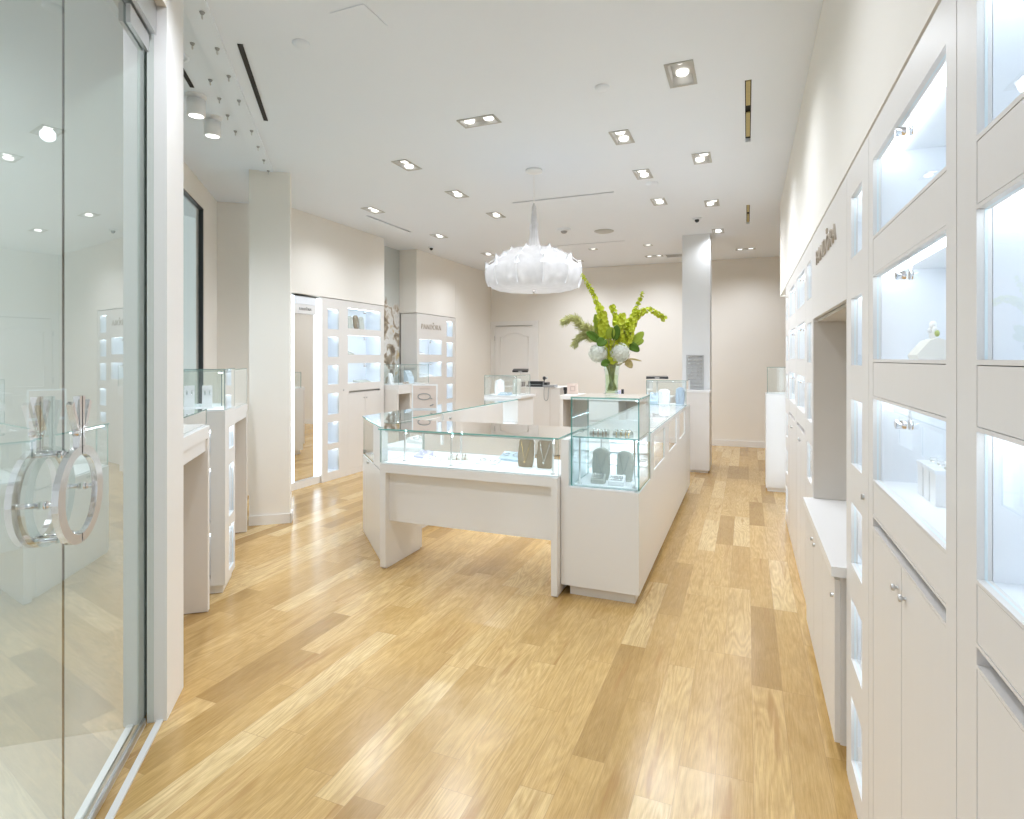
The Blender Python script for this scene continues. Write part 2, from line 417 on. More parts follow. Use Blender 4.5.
# ------------------------------------------------------------------ room shell
fl = [ab(-3, -.83), ab(2.7, -.83), ab(2.7, -1.40), ab(7.1, -1.40), (-5.3, 5.2), (-5.3, 10.75), (2.4, 10.75), (2.4, -2.6), (1.2, -2.6)]
struct('floor', MB().prism(list(reversed(fl)), -.06, 0), M['wood'])
ml = [ab(-3, -.835), ab(-3, -6), ab(7.1, -6), ab(7.1, -1.405), ab(2.695, -1.405), ab(2.695, -.835)]
struct('floor_mall', MB().prism(ml, -.06, 0), M['tile'])

LIGHTS = [  # x, y, axis, label
    (-.365, 3.586, 'w', 'open twin downlight over the aisle between island and cabinet wall, first from the front'),
    (-.354, 5.155, 'd', 'tilted twin downlight over the aisle by the long cabinet wall, second from the front'),
    (-.355, 6.688, 'd', 'twin downlight over the aisle by the long cabinet wall, third from the front'),
    (-.358, 8.186, 'y', 'twin downlight over the aisle, just in front of the grey column'),
    (-.022, 9.692, 'x', 'shallow twin downlight over the passage in front of the back wall'),
    (-.889, 4.435, 'y', 'twin downlight over the island side with the vase, first of its row'),
    (-.888, 5.397, 'y', 'twin downlight over the island side with the vase, second of its row'),
    (-.883, 6.408, 'y', 'twin downlight over the island side with the vase, third of its row'),
    (-1.777, 3.751, 'x', 'wide twin downlight in front of the chandelier canopy'),
    (-2.768, 4.366, 'd', 'twin downlight over the angled island corner, first of its row'),
    (-2.777, 5.331, 'd', 'twin downlight over the island side near the mirror, second of its row'),
    (-2.755, 6.284, 'd', 'twin downlight over the island side near the mirror, third of its row'),
    (-3.967, 5.543, 'd', 'twin downlight washing the wall above the tall mirror'),
    (-3.961, 7.064, 'd', 'twin downlight washing the wall beside the poster'),
    (-3.904, 8.581, 'd', 'twin downlight washing the wall above the far lettered cabinet'),
    (-2.215, 8.80, 's', 'small single downlight behind the chandelier near the back slot'),
    (-1.374, 8.80, 's', 'small single downlight between the back slot and the grey column'),
    (-1.429, 9.784, 'x', 'flat twin downlight against the back wall next to the air vent'),
    (-2.779, 9.767, 'x', 'twin downlight above the back wall door side behind the chandelier'),
]
EXTRA = [(-.6, 1.9, 'x'), (-1.75, 1.75, 'x')]
SLOTS = [ # world rectangles in the ceiling
    (-2.381, -1.258, 5.845, 5.885), (-2.73, -1.636, 8.335, 8.375), (-.012, .026, 3.817, 4.91), (-.006, .03, 6.925, 7.903), (-4.21, -4.17, 5.73, 6.69)]
def fix_size(ax): return {'x': (.28, .14), 'y': (.14, .27), 'd': (.14, .26), 's': (.12, .12), 'w': (.155, .30)}[ax]
holes = []
for x, y, ax, *_ in LIGHTS + EXTRA:
    w, d = fix_size(ax); holes.append((x - w / 2 + .012, x + w / 2 - .012, y - d / 2 + .012, y + d / 2 - .012))
for x0, x1, y0, y1 in SLOTS: holes.append((x0, x1, y0, y1))
struct('ceiling', MB().holed(-6.2, 2.4, -2.6, 10.75, H, H + .12, holes, axes='xy'), M['ceil'])

# storefront bulkhead, post, soffit strip
struct('wall_storefront', MB().box(-1.2, 2.699, .7175, .90, 2.955, H - .001), M['wall'], rot=SROT)
post = struct('trim_post', MB().box(2.70, 2.953, .717, .765, 0, H - .001), M['base'], rot=SROT)
struct('trim_jamb', MB().box(2.70, 2.953, .7655, .790, 0, H - .001).box(2.885, 2.953, .7901, .8175, 0, H - .001), M['mall'], rot=SROT)
struct('trim_soffit', MB().box(2.955, 5.62, .64, .755, H - .018, H - .001), M['ceil'], rot=SROT)
struct('wall_mall_return', MB().box(2.69, 2.953, .818, 2.6, 0, 3.5), M['mall'], rot=SROT)
# display window behind the window counters
wf = MB().holed(2.955, 6.899, 0, H - .001, 1.35, 1.42, [(3.0, 6.30, .30, 2.97)])
struct('wall_display_window', wf, M['wall'], rot=SROT)
fr = MB().holed(3.002, 6.298, .302, 2.968, 1.355, 1.41, [(3.02, 6.285, .32, 2.957)])
struct('window_1', fr, M['black'], rot=SROT)
g = MB().box(3.021, 6.284, 1.375, 1.385, .321, 2.956).build('window_pane', M['winglass'], None, None, SROT); g['kind'] = 'structure'
g.name = 'window_1_glass'
struct('wall_alcove_end', MB().box(6.9, 7.0, .63, 1.42, 0, H - .001), M['wall'], rot=SROT)
struct('pillar', MB().box(5.65, 5.80, .50, .845, 0, H - .001), M['wall'], rot=SROT)
struct('baseboard_pillar', MB().box(5.635, 5.649, .487, .845, 0, .085).box(5.635, 5.80, .486, .499, 0, .085), M['base'], rot=SROT)

XR, XL = .335, -4.75
# left side
struct('wall_left', MB().box(-5.28, -5.08, 5.05, 10.75, 0, H - .001).box(-5.08, XL, 9.062, 10.60, 0, H - .001)
       .box(-5.08, XL, 5.05, 6.905, 2.247, H - .001).box(-5.08, XL, 7.765, 9.06, 2.215, H - .001), M['wall'])
struct('baseboard_left', MB().box(XL + .001, XL + .014, 9.07, 10.58, 0, .1), M['base'])
# back
struct('wall_back', MB().box(-5.28, 2.4, 10.60, 10.75, 0, H - .001), M['wall'])
struct('baseboard_back', MB().box(-3.72, 2.3, 10.585, 10.599, 0, .1), M['base'])
# right
struct('wall_right', MB().box(XR, .66, -1.0, 6.98, 2.178, H - .001).box(.64, .76, -1.0, 6.98, 0, H - .001).box(.761, 2.4, 6.88, 6.98, 0, H - .001), M['wall'])
struct('wall_passage', MB().box(2.3, 2.4, 6.985, 10.595, 0, H - .001), M['wall'])
struct('column', MB().box(-.83, -.465, 8.30, 8.66, 0, H - .001), pbr('cool white column paint', (.74, .745, .74), .8, vary=.01))

# arched panel door in the back wall
d0, d1, dt = -4.665, -3.835, 2.155
dr = MB().box(d0 + .004, d1 - .004, 10.585, 10.60, .01, dt - .004)
def arch_panel(x0, x1, z0, z1, rise, y, t):
    n = 14; out = [(x0, z0), (x1, z0)]
    for i in range(n + 1):
        u = 1 - i / n
        k = max(0.0, 1 - abs(2 * u - 1) * 1.25); out.append((x0 + (x1 - x0) * u, z1 + rise * (math.sin(k * PI / 2))))
    return out
def rail(mb, pts, y, w, mi=0):
    n = len(pts)
    for i in range(n):
        (xa, za), (xb, zb) = pts[i], pts[(i + 1) % n]
        mb.tube([(xa, y, za), (xb, y, zb)], w, 6, mi)
door = struct('door_1', dr, M['base'])
pm = MB(); rail(pm, arch_panel(d0 + .12, d1 - .12, 1.05, 1.93, .07, 0, 0), 10.584, .008); rail(pm, arch_panel(d0 + .12, d1 - .12, .14, .92, 0, 0, 0), 10.584, .008)
o = pm.build('door_panel_moulding', M['base'], door)
MB().box(d0 - .085, d0, 10.575, 10.60, 0, dt + .08).box(d1, d1 + .085, 10.575, 10.60, 0, dt + .08).box(d0, d1, 10.575, 10.60, dt, dt + .08).build('door_frame', M['base'], door)
MB().box(d0 + .03, d1 - .03, 10.57, 10.583, dt - .018, dt - .006).build('door_closer_rail', M['trimgrey'], door)
hb = MB()
for z in (.25, 1.1, 1.85): hb.box(d0 - .006, d0 + .006, 10.568, 10.58, z, z + .1)
hb.build('door_hinge', M['alu'], door)

# ------------------------------------------------------------------ cabinet builder
def niche_parts(t, x0, x1, z0, z1, depth, lock=False, led='led', pane=True):
    w = .008; y0 = .021; zt = z1 + .014
    n = MB().box(x0 - w, x0 - .0005, y0, depth, z0 - w, zt + w).box(x1 + .0005, x1 + w, y0, depth, z0 - w, zt + w).box(x0, x1, y0, depth, z0 - w, z0 - .0005).box(x0, x1, y0, depth, zt + .0005, zt + w).box(x0 - w, x1 + w, depth, depth + w, z0 - w, zt + w)
    o = n.build('niche', M['niche'], t)
    MB().box(x0 + .004, x1 - .004, .040, .052, z1 + .001, z1 + .010).build('led_strip', M[led], o)
    if pane: MB().box(x0 + .0006, x1 - .0006, .010, .014, z0 + .0006, z1 - .0006, 0, 1).build('glass_pane', [M['nglass'], M['nedge']], t)
    if lock:
        cx = (x0 + x1) / 2
        MB().cyl((cx, .009, z1 - .040), (cx, -.012, z1 - .040), .010, 12).cyl((cx, .015, z1 - .040), (cx, .022, z1 - .040), .012, 12).box(cx - .005, cx + .005, .0155, .021, z1 - .040, z1 - .004).build('lock', M['chrome'], t)
    return o

def cabinet(name, label, loc, rot, W, top, depth=.29, niches=(), slots=(), doors=(), knobs=(), locks=(), keyholes=(), mat='lam', nd=.25, bottom=0.0, panels=(), kick=True, cat='cabinet', group=None):
    t = thing(name, label, cat, loc, rot, group)
    hs = [tuple(n) for n in niches] + [tuple(s) for s in slots] + [tuple(d) for d in doors] + [tuple(p) for p in panels]
    b = MB().holed(0, W, bottom, top, 0, .02, hs)
    b.box(0, .016, .0205, depth, bottom, top).box(W - .016, W, .0205, depth, bottom, top).box(.017, W - .017, .0205, depth, top - .016, top).box(.017, W - .017, .0205, depth, bottom, bottom + .016).box(.017, W - .017, depth - .01, depth, bottom + .017, top - .017)
    b.build('cabinet_body', M[mat], t)
    for i, n in enumerate(niches): niche_parts(t, *n, nd, lock=i in locks)
    for i, (x0, x1, z0, z1) in enumerate(doors):
        d = MB().box(x0 + .002, x1 - .002, .0006, .018, z0 + .002, z1 - .002).build('cabinet_door', M[mat], t)
        for (di, kx, kz) in knobs:
            if di == i:
                MB().cyl((kx, .001, kz), (kx, -.006, kz), .004, 10).tube([(kx, -.006, kz), (kx, -.0075, kz), (kx, -.012, kz), (kx, -.014, kz)], [.006, .0085, .0085, .006], 12).build('door_knob', M['alu'], d)
    for (x0, x1, z0, z1) in panels:
        MB().box(x0 + .0015, x1 - .0015, .0006, .018, z0 + .0015, z1 - .0015).build('front_panel', M[mat], t)
    for (x0, x1, z0, z1) in slots:
        MB().box(x0, x1, .042, .046, z0 - .004, z1 + .004).build('slot_lining', M['taupe'], t)
    for (x, z) in keyholes:
        MB().cyl((x, .001, z), (x, -.008, z), .0085, 12).build('key_lock', M['alu'], t)
    return t

ROWS3 = ((1.85, 2.072), (1.498, 1.735), (1.152, 1.385))
ROWS6 = ((1.845, 2.06), (1.477, 1.707), (1.137, 1.36), (.79, 1.005), (.458, .672), (.105, .333))
TOP = 2.165
def rcab(name, label, y0, y1, wide=None, narrow=None, doors=True, locks=(0, 1, 2), keys=()):
    W = y1 - y0; ni = []; sl = []; drs = []; kn = []; pn = []
    if wide:
        a, b = y1 - wide[1], y1 - wide[0]
        for z0, z1 in ROWS3: ni.append((a, b, z0, z1))
        pn = [(a, b, 1.742, 1.842), (a, b, 1.392, 1.490), (a, b, 1.052, 1.146)]
        mid = (a + b) / 2
        sl = [(a, b, 1.018, 1.046)]
        drs = [(a, mid, .06, 1.012), (mid, b, .06, 1.012)]
        kn = [(0, mid - .035, .95), (1, mid + .035, .95)]
    if narrow:
        for z0, z1 in ROWS6: ni.append((y1 - narrow[1], y1 - narrow[0], z0, z1))
    return cabinet(name, label, (XR, y1, 0), -PI / 2, W, TOP, niches=ni, slots=sl, doors=drs, knobs=kn, locks=locks if wide else (), keyholes=[(y1 - k, z) for k, z in keys], panels=pn)

rcab('display_cabinet', 'white cabinet cut off by the picture edge, nearest of the long cabinet wall', .30, 1.212, wide=(.46, 1.12))
rcab('display_cabinet', 'white cabinet with three lit windows over a pair of doors, holding the cream pillow', 1.216, 1.99, wide=(1.271, 1.93))
rcab('display_pilaster', 'narrow white pilaster with six small lit windows at the near side of the tall recess', 1.994, 2.396, narrow=(2.10, 2.308), keys=[(2.067, 1.072)])
rcab('display_pilaster', 'narrow white pilaster with small lit windows at the far side of the tall recess', 3.578, 3.98, narrow=(3.64, 3.90))
rcab('display_cabinet', 'white cabinet with lit windows and doors just beyond the far recess pilaster', 3.984, 4.76, wide=(4.06, 4.68))
rcab('display_cabinet', 'white cabinet with lit windows, second beyond the tall recess', 4.764, 5.56, wide=(4.85, 5.48))
rcab('display_pilaster', 'narrow white pilaster with small lit windows near the far end of the cabinet wall', 5.564, 5.98, narrow=(5.70, 5.92))

# tall recess unit with counter and PANDORA lettering
ry0, ry1 = 2.40, 3.574; W = ry1 - ry0
rec = thing('recess_unit', 'tall open shade-toned recess with a counter and doors below and lettering above', 'cabinet', (XR, ry1, 0), -PI / 2)
MB().box(0, W, 0, .02, 1.716, TOP).box(0, W, .021, .29, TOP - .016, TOP).box(0, .014, .001, .29, .0, 1.715).box(W - .014, W, .001, .29, 0, 1.715).build('cabinet_body', M['lam'], rec)
MB().box(.0145, W - .0145, .275, .29, .737, 1.714).box(.0145, W - .0145, .0215, .274, 1.70, 1.714).box(.0145, .018, .004, .274, .737, 1.699).box(W - .018, W - .0145, .004, .274, .737, 1.699).build('recess_shade_lining', M['taupe'], rec)  # shade inside the recess is put into this lining's taupe colour
MB().box(.004, W - .016, -.048, .274, .698, .735).build('counter_top', M['lam2'], rec)
lw = W - .05
MB().box(.016, lw, -.014, .27, .065, .697).box(.016, lw + .03, .03, .27, 0, .064).build('lower_cabinet', M['lam'], rec)
nd_ = 3
for i in range(nd_):
    a = .018 + i * (lw - .02) / nd_; b = .018 + (i + 1) * (lw - .02) / nd_
    d = MB().box(a + .002, b - .002, -.032, -.0145, .07, .675).build('cabinet_door', M['lam'], rec)
    kx = b - .05 if i % 2 == 0 else a + .05
    MB().cyl((kx, -.032, .60), (kx, -.043, .60), .008, 10).build('door_knob', M['alu'], d)
MB().cyl((lw + .02, .035, 0.0), (lw + .02, .035, .03), .02, 10).build('levelling_foot', M['grey'], rec)
pandora_sign('lettering', .70, .078, M['sign'], rec, (ry1 - 3.005, -.003, 2.012))

# ------------------------------------------------------------------ left wall cabinets
LW = ((1.89, 2.15), (1.55, 1.80), (1.18, 1.44))
LN = ((1.863, 2.11), (1.52, 1.765), (1.18, 1.415), (.809, 1.07), (.451, .715), (.103, .375))
y0, y1 = 5.612, 6.895; W = y1 - y0
wa, wb = 6.10 - y0, 6.82 - y0; na, nb = 5.715 - y0, 5.92 - y0; mid = (wa + wb) / 2
cabinet('display_cabinet', 'white wall cabinet with a column of six lit windows beside the tall mirror', (XL, y0, 0), PI / 2, W, 2.238,
        niches=[(na, nb, *z) for z in LN] + [(wa, wb, *z) for z in LW], slots=[(wa + .02, wb - .02, 1.058, 1.082)],
        doors=[(wa, mid, .075, 1.045), (mid, wb, .075, 1.045)], knobs=[(0, mid - .03, .98), (1, mid + .03, .98)], locks=(6, 7, 8), keyholes=[(6.01 - y0, 1.10)])
y0, y1 = 7.775, 9.045; W = y1 - y0
cabinet('display_cabinet', 'white lettered wall cabinet beyond the poster, with small lit windows', (XL, y0, 0), PI / 2, W, 2.205,
        niches=[(8.74 - y0, 8.965 - y0, *z) for z in ((1.88, 2.135), (1.53, 1.775), (1.18, 1.43), (.81, 1.06), (.451, .715))] + [(7.85 - y0, 8.57 - y0, 1.562, 1.802), (7.85 - y0, 8.57 - y0, 1.205, 1.443)],
        locks=(5, 6))
lt = [o for o in C.objects if o.get('label', '').startswith('white lettered wall cabinet')][0]
pandora_sign('lettering', .62, .085, M['sign'], lt, (8.22 - y0, -.003, 2.005))

# lit mirror units
def mirror_unit(label, loc, rot, W, a, b):
    """a: width of the lit strip at x = 0, b: width of the one at x = W"""
    t = thing('mirror_unit', label, 'mirror', loc, rot)
    MB().box(0, W, .03, .23, 0, 2.150).box(0, W, .03, .23, 2.1505, 2.225).box(0, W, -.002, .0295, 0, .085).box(a + .002, W - b - .002, -.001, .0295, 2.02, 2.13).build('frame', M['lam2'], t)
    MB().box(a + .004, W - b - .004, .018, .0295, .087, 2.018).build('mirror_glass', M['mirror'], t)
    MB().box(.0, a, -.004, .0295, .087, 2.222).box(W - b, W, -.004, .0295, .087, 2.222).build('light_panel', M['ledsoft'], t)
    MB().box(a + .0005, W - b - .0005, -.002, .0295, 2.132, 2.222).build('top_panel', M['niche'], t)
    return t
mu = mirror_unit('tall lit dressing mirror in a white frame beside the pillar', (XL - .03, 5.06, 0), PI / 2, .545, .115, .062)
pandora_sign('lettering', .20, .03, M['signgrey'], mu, (.115 + .18, -.004, 2.075))
mirror_unit('lit mirror strip in a white frame at the far end of the long cabinet wall', (XR + .06, 6.97, 0), -PI / 2, .98, .10, .10)

# poster in its recess
po = MB().box(-5.078, -5.06, 6.912, 7.762, .02, H - .003).build('poster', M['poster'])
tag(po, 'tall brown and grey advertising poster in the wall recess between the two cabinets', 'poster')

# ------------------------------------------------------------------ glass box and counter helpers
def glass_box(t, x0, x1, y0, y1, z0, z1, th=.005, top_over=0.0, sides='flrbt', edge='paleedge'):
    gm = [M['caseglass' if edge == 'edge' else 'glass'], M[edge]]
    zt = z1 - th
    if 'f' in sides: MB().box(x0, x1, y0, y0 + th, z0, zt - .0005, 0, 1).build('glass_front', gm, t)
    if 'b' in sides: MB().box(x0, x1, y1 - th, y1, z0, zt - .0005, 0, 1).build('glass_back', gm, t)
    if 'l' in sides: MB().box(x0, x0 + th, y0 + th + .0005, y1 - th - .0005, z0, zt - .0005, 0, 1).build('glass_side', gm, t)
    if 'r' in sides: MB().box(x1 - th, x1, y0 + th + .0005, y1 - th - .0005, z0, zt - .0005, 0, 1).build('glass_side', gm, t)
    if 't' in sides: MB().box(x0 - top_over, x1 + top_over, y0 - top_over, y1 + top_over, zt, z1, 0, 1).build('glass_top', gm, t)

def led_post(t, x, y, z0, z1, flip=1):
    o = MB().cyl((x, y, z0), (x, y, z1), .0055, 8).cyl((x, y, z0), (x, y, z0 + .006), .014, 10).build('light_post', M['alu'], t)
    MB().box(x - .006, x + .006, y + flip * .006, y + flip * .014, z1 - .030, z1 - .002).build('led_head', M['ledcase'], o)
    return o

M['ledrun'] = emit('aisle counter led light', LED_COL, 45)
def led_bar(t, x0, x1, y0, z1, mat='ledcase'):
    """aluminium profile with a light strip on its underside"""
    o = MB().box(x0, x1, y0, y0 + .014, z1 - .002, z1).box(x0, x1, y0, y0 + .0015, z1 - .009, z1 - .0021).build('led_profile', M['alu'], t)
    MB().box(x0 + .002, x1 - .002, y0 + .003, y0 + .012, z1 - .006, z1 - .0025).build('led_strip', M[mat], o)

def led_bar_y(t, x, y0, y1, z1, s=1):
    o = MB().box(x, x + .013, y0, y1, z1 - .002, z1).box(x if s > 0 else x + .0115, x + .0015 if s > 0 else x + .013, y0, y1, z1 - .009, z1 - .0021).build('led_profile', M['alu'], t)
    MB().box(x + .003, x + .010, y0 + .002, y1 - .002, z1 - .006, z1 - .0025).build('led_strip', M['ledcase'], o)

# ---- window counters along the glass front (local x = a, local y = -b)
def wloc(a, b=-.745): return (*ab(a, b), 0)
t = thing('window_console', 'low white console with a glass case top next to the door post', 'console table', wloc(2.97, -.79), SROT)
Wc = .86
MB().box(0, Wc, 0, .46, 1.03, 1.10).box(.06, Wc - .03, .012, .03, .955, 1.0295).build('table_top', M['lam2'], t)
MB().box(Wc - .045, Wc, .0, .46, .004, 1.0295).build('leg_panel', M['lam'], t)
MB().box(0, .045, .0, .46, .004, 1.0295).build('leg_panel', M['lam'], t)
MB().box(.05, Wc - .05, .44, .46, .02, 1.0295).build('back_panel', M['lam'], t)
MB().box(.02, Wc - .03, .02, .44, 1.1005, 1.112).build('display_deck', M['white'], t)
glass_box(t, .008, Wc - .012, .012, .448, 1.113, 1.20)

t = thing('window_pedestal', 'tall white pedestal with a glass cube top and small lit windows, behind the door post', 'pedestal', wloc(4.05), SROT)
pw, pd = .335, .44
MB().box(.018, pw - .018, .018, pd - .018, .004, .055).build('plinth', M['lam'], t)
body = MB().holed(0, pw, .056, 1.163, 0, .018, [(.125, .30, .10, .388), (.125, .30, .458, .80), (.125, .30, .90, 1.045)])
body.box(0, .016, .0185, .085, .056, 1.163).box(0, .016, .20, pd, .056, 1.163).box(0, .016, .085, .20, .8, .9).box(0, .016, .085, .20, .39, .456).box(0, .016, .085, .20, .056, .098).box(0, .016, .085, .20, 1.05, 1.163)
body.box(pw - .016, pw, .0185, pd, .056, 1.163).box(.017, pw - .017, pd - .016, pd, .056, 1.163).box(.017, pw - .017, .0185, pd - .017, 1.147, 1.163)
body.build('pedestal_body', M['lam2'], t)
for z0, z1 in ((.10, .388), (.458, .80), (.90, 1.045)):
    n = MB().box(.117, .1245, .02, .16, z0 - .008, z1 + .008).box(.3005, .308, .02, .16, z0 - .008, z1 + .008).box(.125, .30, .02, .16, z0 - .008, z0 - .0005).box(.125, .30, .02, .16, z1 + .0005, z1 + .008).box(.117, .308, .16, .168, z0 - .008, z1 + .008).build('niche', M['niche'], t)
    MB().box(.129, .296, .03, .042, z1 - .012, z1 - .001).build('led_strip', M['led'], n)
    MB().box(.1256, .2994, .008, .014, z0 + .001, z1 - .001, 0, 1).build('glass_pane', [M['nglass'], M['nedge']], t)
    n2 = MB().box(.10, .106, .075, .21, z0 - .004, z1 + .004).build('side_niche', M['niche'], t)
    MB().box(.03, .095, .088, .098, z1 - .02, z1 - .008).build('led_strip', M['led'], n2)
MB().box(.006, pw - .006, .006, pd - .006, 1.1635, 1.172).build('display_deck', M['white'], t)
glass_box(t, 0, pw, 0, pd, 1.1725, 1.433)
led_bar(t, .02, pw - .02, .02, 1.412)
PED = t

t = thing('window_console', 'white console with a glass case top between the window pedestal and the pillar', 'console table', wloc(4.395, -.825), SROT)
Wc = 1.05
MB().box(0, Wc, 0, .40, 1.05, 1.11).box(.0, Wc - .05, .004, .022, 1.0, 1.0495).build('table_top', M['lam2'], t)
MB().box(Wc - .04, Wc, .004, .40, .012, 1.0495).build('leg_panel', M['lam'], t)
MB().box(.0, .03, .03, .40, .012, .9995).build('leg_panel', M['lam'], t)
MB().box(.035, Wc - .05, .38, .40, .02, .9995).build('back_panel', M['lam'], t)
MB().box(.01, Wc - .02, .012, .385, 1.1105, 1.119).build('display_deck', M['white'], t)
glass_box(t, .003, Wc - .01, .004, .39, 1.1195, 1.417)
led_bar(t, .02, Wc - .03, .02, 1.405)

# console in front of the poster
t = thing('poster_console', 'white console with a lit glass case top in front of the poster', 'console table', (-4.52, 6.915, 0), PI / 2)
Wc = .835
MB().box(0, Wc, 0, .44, 1.06, 1.12).holed(.0, Wc, 1.0, 1.0595, .004, .022, []).build('table_top', M['lam2'], t)
MB().box(0, .035, .0225, .44, .0, 1.0595).build('leg_panel', M['lam'], t)
MB().box(.33, Wc, .0225, .44, .0, .9995).build('leg_panel', M['lam'], t)
MB().box(.036, .329, .40, .43, .02, .9995).build('back_panel', M['taupe'], t)
MB().box(.005, Wc - .005, .006, .43, 1.1205, 1.13).build('display_deck', M['white'], t)
glass_box(t, .003, Wc - .003, .003, .435, 1.1305, 1.415)
led_bar(t, .02, Wc - .02, .02, 1.40)

# pedestal beside the far end of the cabinet wall
t = thing('glass_pedestal', 'slim white pedestal topped by a glass cube at the end of the cabinet wall', 'pedestal', (.20, 7.15, 0), 0)
MB().box(.015, .335, .015, .335, 0, .04).box(0, .35, 0, .35, .041, 1.095).build('pedestal_body', M['lam2'], t)
MB().box(.02, .33, .02, .33, 1.0955, 1.105).build('display_deck', M['white'], t)
glass_box(t, .012, .338, .012, .338, 1.1055, 1.402)

# ------------------------------------------------------------------ ISLAND
# front counter
ic = thing('display_counter', 'long white glass-topped counter at the front of the island with open kneehole', 'display counter', (-2.43, 3.48, 0))
cx = lambda x: x + 2.43
cy = lambda y: y - 3.48
CW = cx(-1.10)
MB().box(0, .045, 0, .50, .012, .749).box(.004, .041, .02, .48, 0, .0115).build('end_panel', M['lam2'], ic)
MB().box(CW - .04, CW, -.02, .50, .012, .749).box(CW - .036, CW - .004, 0, .48, 0, .0115).build('end_panel', M['lam2'], ic)
MB().box(.0455, CW - .0405, 0, .60, .688, .749).build('counter_base', M['lam2'], ic)
MB().box(.0455, CW - .0405, .05, .07, .335, .6875).build('apron', M['lam2'], ic)
MB().box(.006, CW - .004, .012, .598, .7495, .757).build('display_deck', M['white'], ic)
MB().box(-.004, CW, .004, .010, .7575, .9895, 0, 1).build('glass_front', [M['glass'], M['paleedge']], ic)
MB().box(-.004, .002, .0125, .598, .7575, .9895, 0, 1).build('glass_side', [M['glass'], M['paleedge']], ic)
MB().box(-.014, CW + .002, -.004, .61, .99, 1.0, 0, 1).build('glass_top', [M['topglass'], M['edge']], ic)
MB().box(.01, CW - .01, .59, .598, .7575, .9895, 0, 1).build('glass_back', [M['glass'], M['paleedge']], ic)
led_post(ic, cx(-1.90), cy(3.56), .7575, .985); led_post(ic, cx(-1.875), cy(3.66), .7575, .985); led_post(ic, cx(-1.155), cy(3.54), .7575, .985); led_post(ic, cx(-2.30), cy(3.60), .7575, .985)
led_bar(ic, .03, CW - .03, .016, .987)

# angled corner unit
cu = thing('corner_counter', 'angled white glass-topped corner unit of the island', 'display counter', (-2.8, 4.0, 0))
pl = [(-3.10, 4.185), (-2.47, 3.56), (-2.436, 3.56), (-2.436, 4.06), (-2.63, 4.22), (-2.63, 4.40), (-3.10, 4.40)]
R_ = lambda pts: [(x + 2.8, y - 4.0) for x, y in pts]
MB().prism(R_(pl), .02, .668).build('counter_base', M['lam2'], cu)
MB().prism([(x * .97, y * .97) for x, y in R_(pl)], 0, .0195).build('plinth', M['lam'], cu)
MB().prism(R_([(-3.08, 4.19), (-2.56, 3.67), (-2.45, 3.60), (-2.45, 4.05), (-2.64, 4.21), (-2.64, 4.39), (-3.08, 4.39)]), .6685, .676).build('display_deck', M['white'], cu)
dv = Vector((-2.47 + 3.10, 3.56 - 4.185)).normalized(); dn = Vector((-dv.y, dv.x))
def dpt(s, o): return (-3.10 + dv.x * s + dn.x * o + 2.8, 4.185 + dv.y * s + dn.y * o - 4.0)
L_ = .887
MB().prism([dpt(.52, .001), dpt(L_ - .005, .001), dpt(L_ - .04, .05), dpt(.56, .05)], .6765, .9895).build('corner_post', M['lam2'], cu)
MB().prism([dpt(.0, .001), dpt(.518, .001), dpt(.518, .009), dpt(.008, .009)], .6765, .9895, 1, 0).build('glass_front', [M['glass'], M['paleedge']], cu)
MB().box(-.30, -.292, .196, .40, .6765, .9895, 0, 1).build('glass_side', [M['glass'], M['edge']], cu)
MB().prism(R_([(-3.104, 4.183), (-2.478, 3.562), (-2.446, 3.562), (-2.446, 4.06), (-2.63, 4.22), (-2.63, 4.40), (-3.104, 4.40)]), .99, 1.0, 0, 1).build('glass_top', [M['topglass'], M['edge']], cu)
p1 = dpt(.03, .02); p2 = dpt(.5, .02); p3 = dpt(.5, .032); p4 = dpt(.03, .032)
o = MB().prism([p1, p2, p3, p4], .984, .987).build('led_profile', M['alu'], cu)
MB().prism([p1, p2, p3, p4], .978, .9835).build('led_strip', M['ledcase'], o)
q = dpt(.30, 0); q2 = dpt(.30, -.014)
MB().cyl((q[0], q[1], .645), (q2[0], q2[1], .645), .012, 10).build('lock', M['alu'], cu)

def side_counter(name, label, x0, x1, y0, y1, zb, inner, openings, zo0, zo1, deckmat='white'):
    """counter running away from the front; openings = glazed bays in the outer long side"""
    t = thing(name, label, 'display counter', ((x0 + x1) / 2, y0, 0))
    ox, oy = (x0 + x1) / 2, y0
    X = lambda v: v - ox
    Yy = lambda v: v - oy
    MB().box(X(x0), X(x1), 0, y1 - y0, .065, zb).build('counter_base', M['lam2'], t)
    MB().box(X(x0) + .05, X(x1) - .03, .035, y1 - y0 - .03, 0, .0645).build('plinth', M['lam'], t)
    MB().box(X(x0) + .01, X(x1) - .03, .01, y1 - y0 - .01, zb + .0005, zb + .008).build('display_deck', M[deckmat], t)
    return t, X, Yy

# right-hand run, under the vase
t, X, Yy = side_counter('side_counter', 'white counter running back from the vase case along the cabinet aisle', -1.096, -.605, 3.53, 6.47, .684, -1, None, 0, 0)
RC = t
MB().box(X(-1.096), X(-1.046), .0, .42, .6845, .985).build('end_post', M['lam2'], t)
fr = MB()
ops = [(4.14, 4.72), (4.98, 5.54), (5.80, 6.30)]
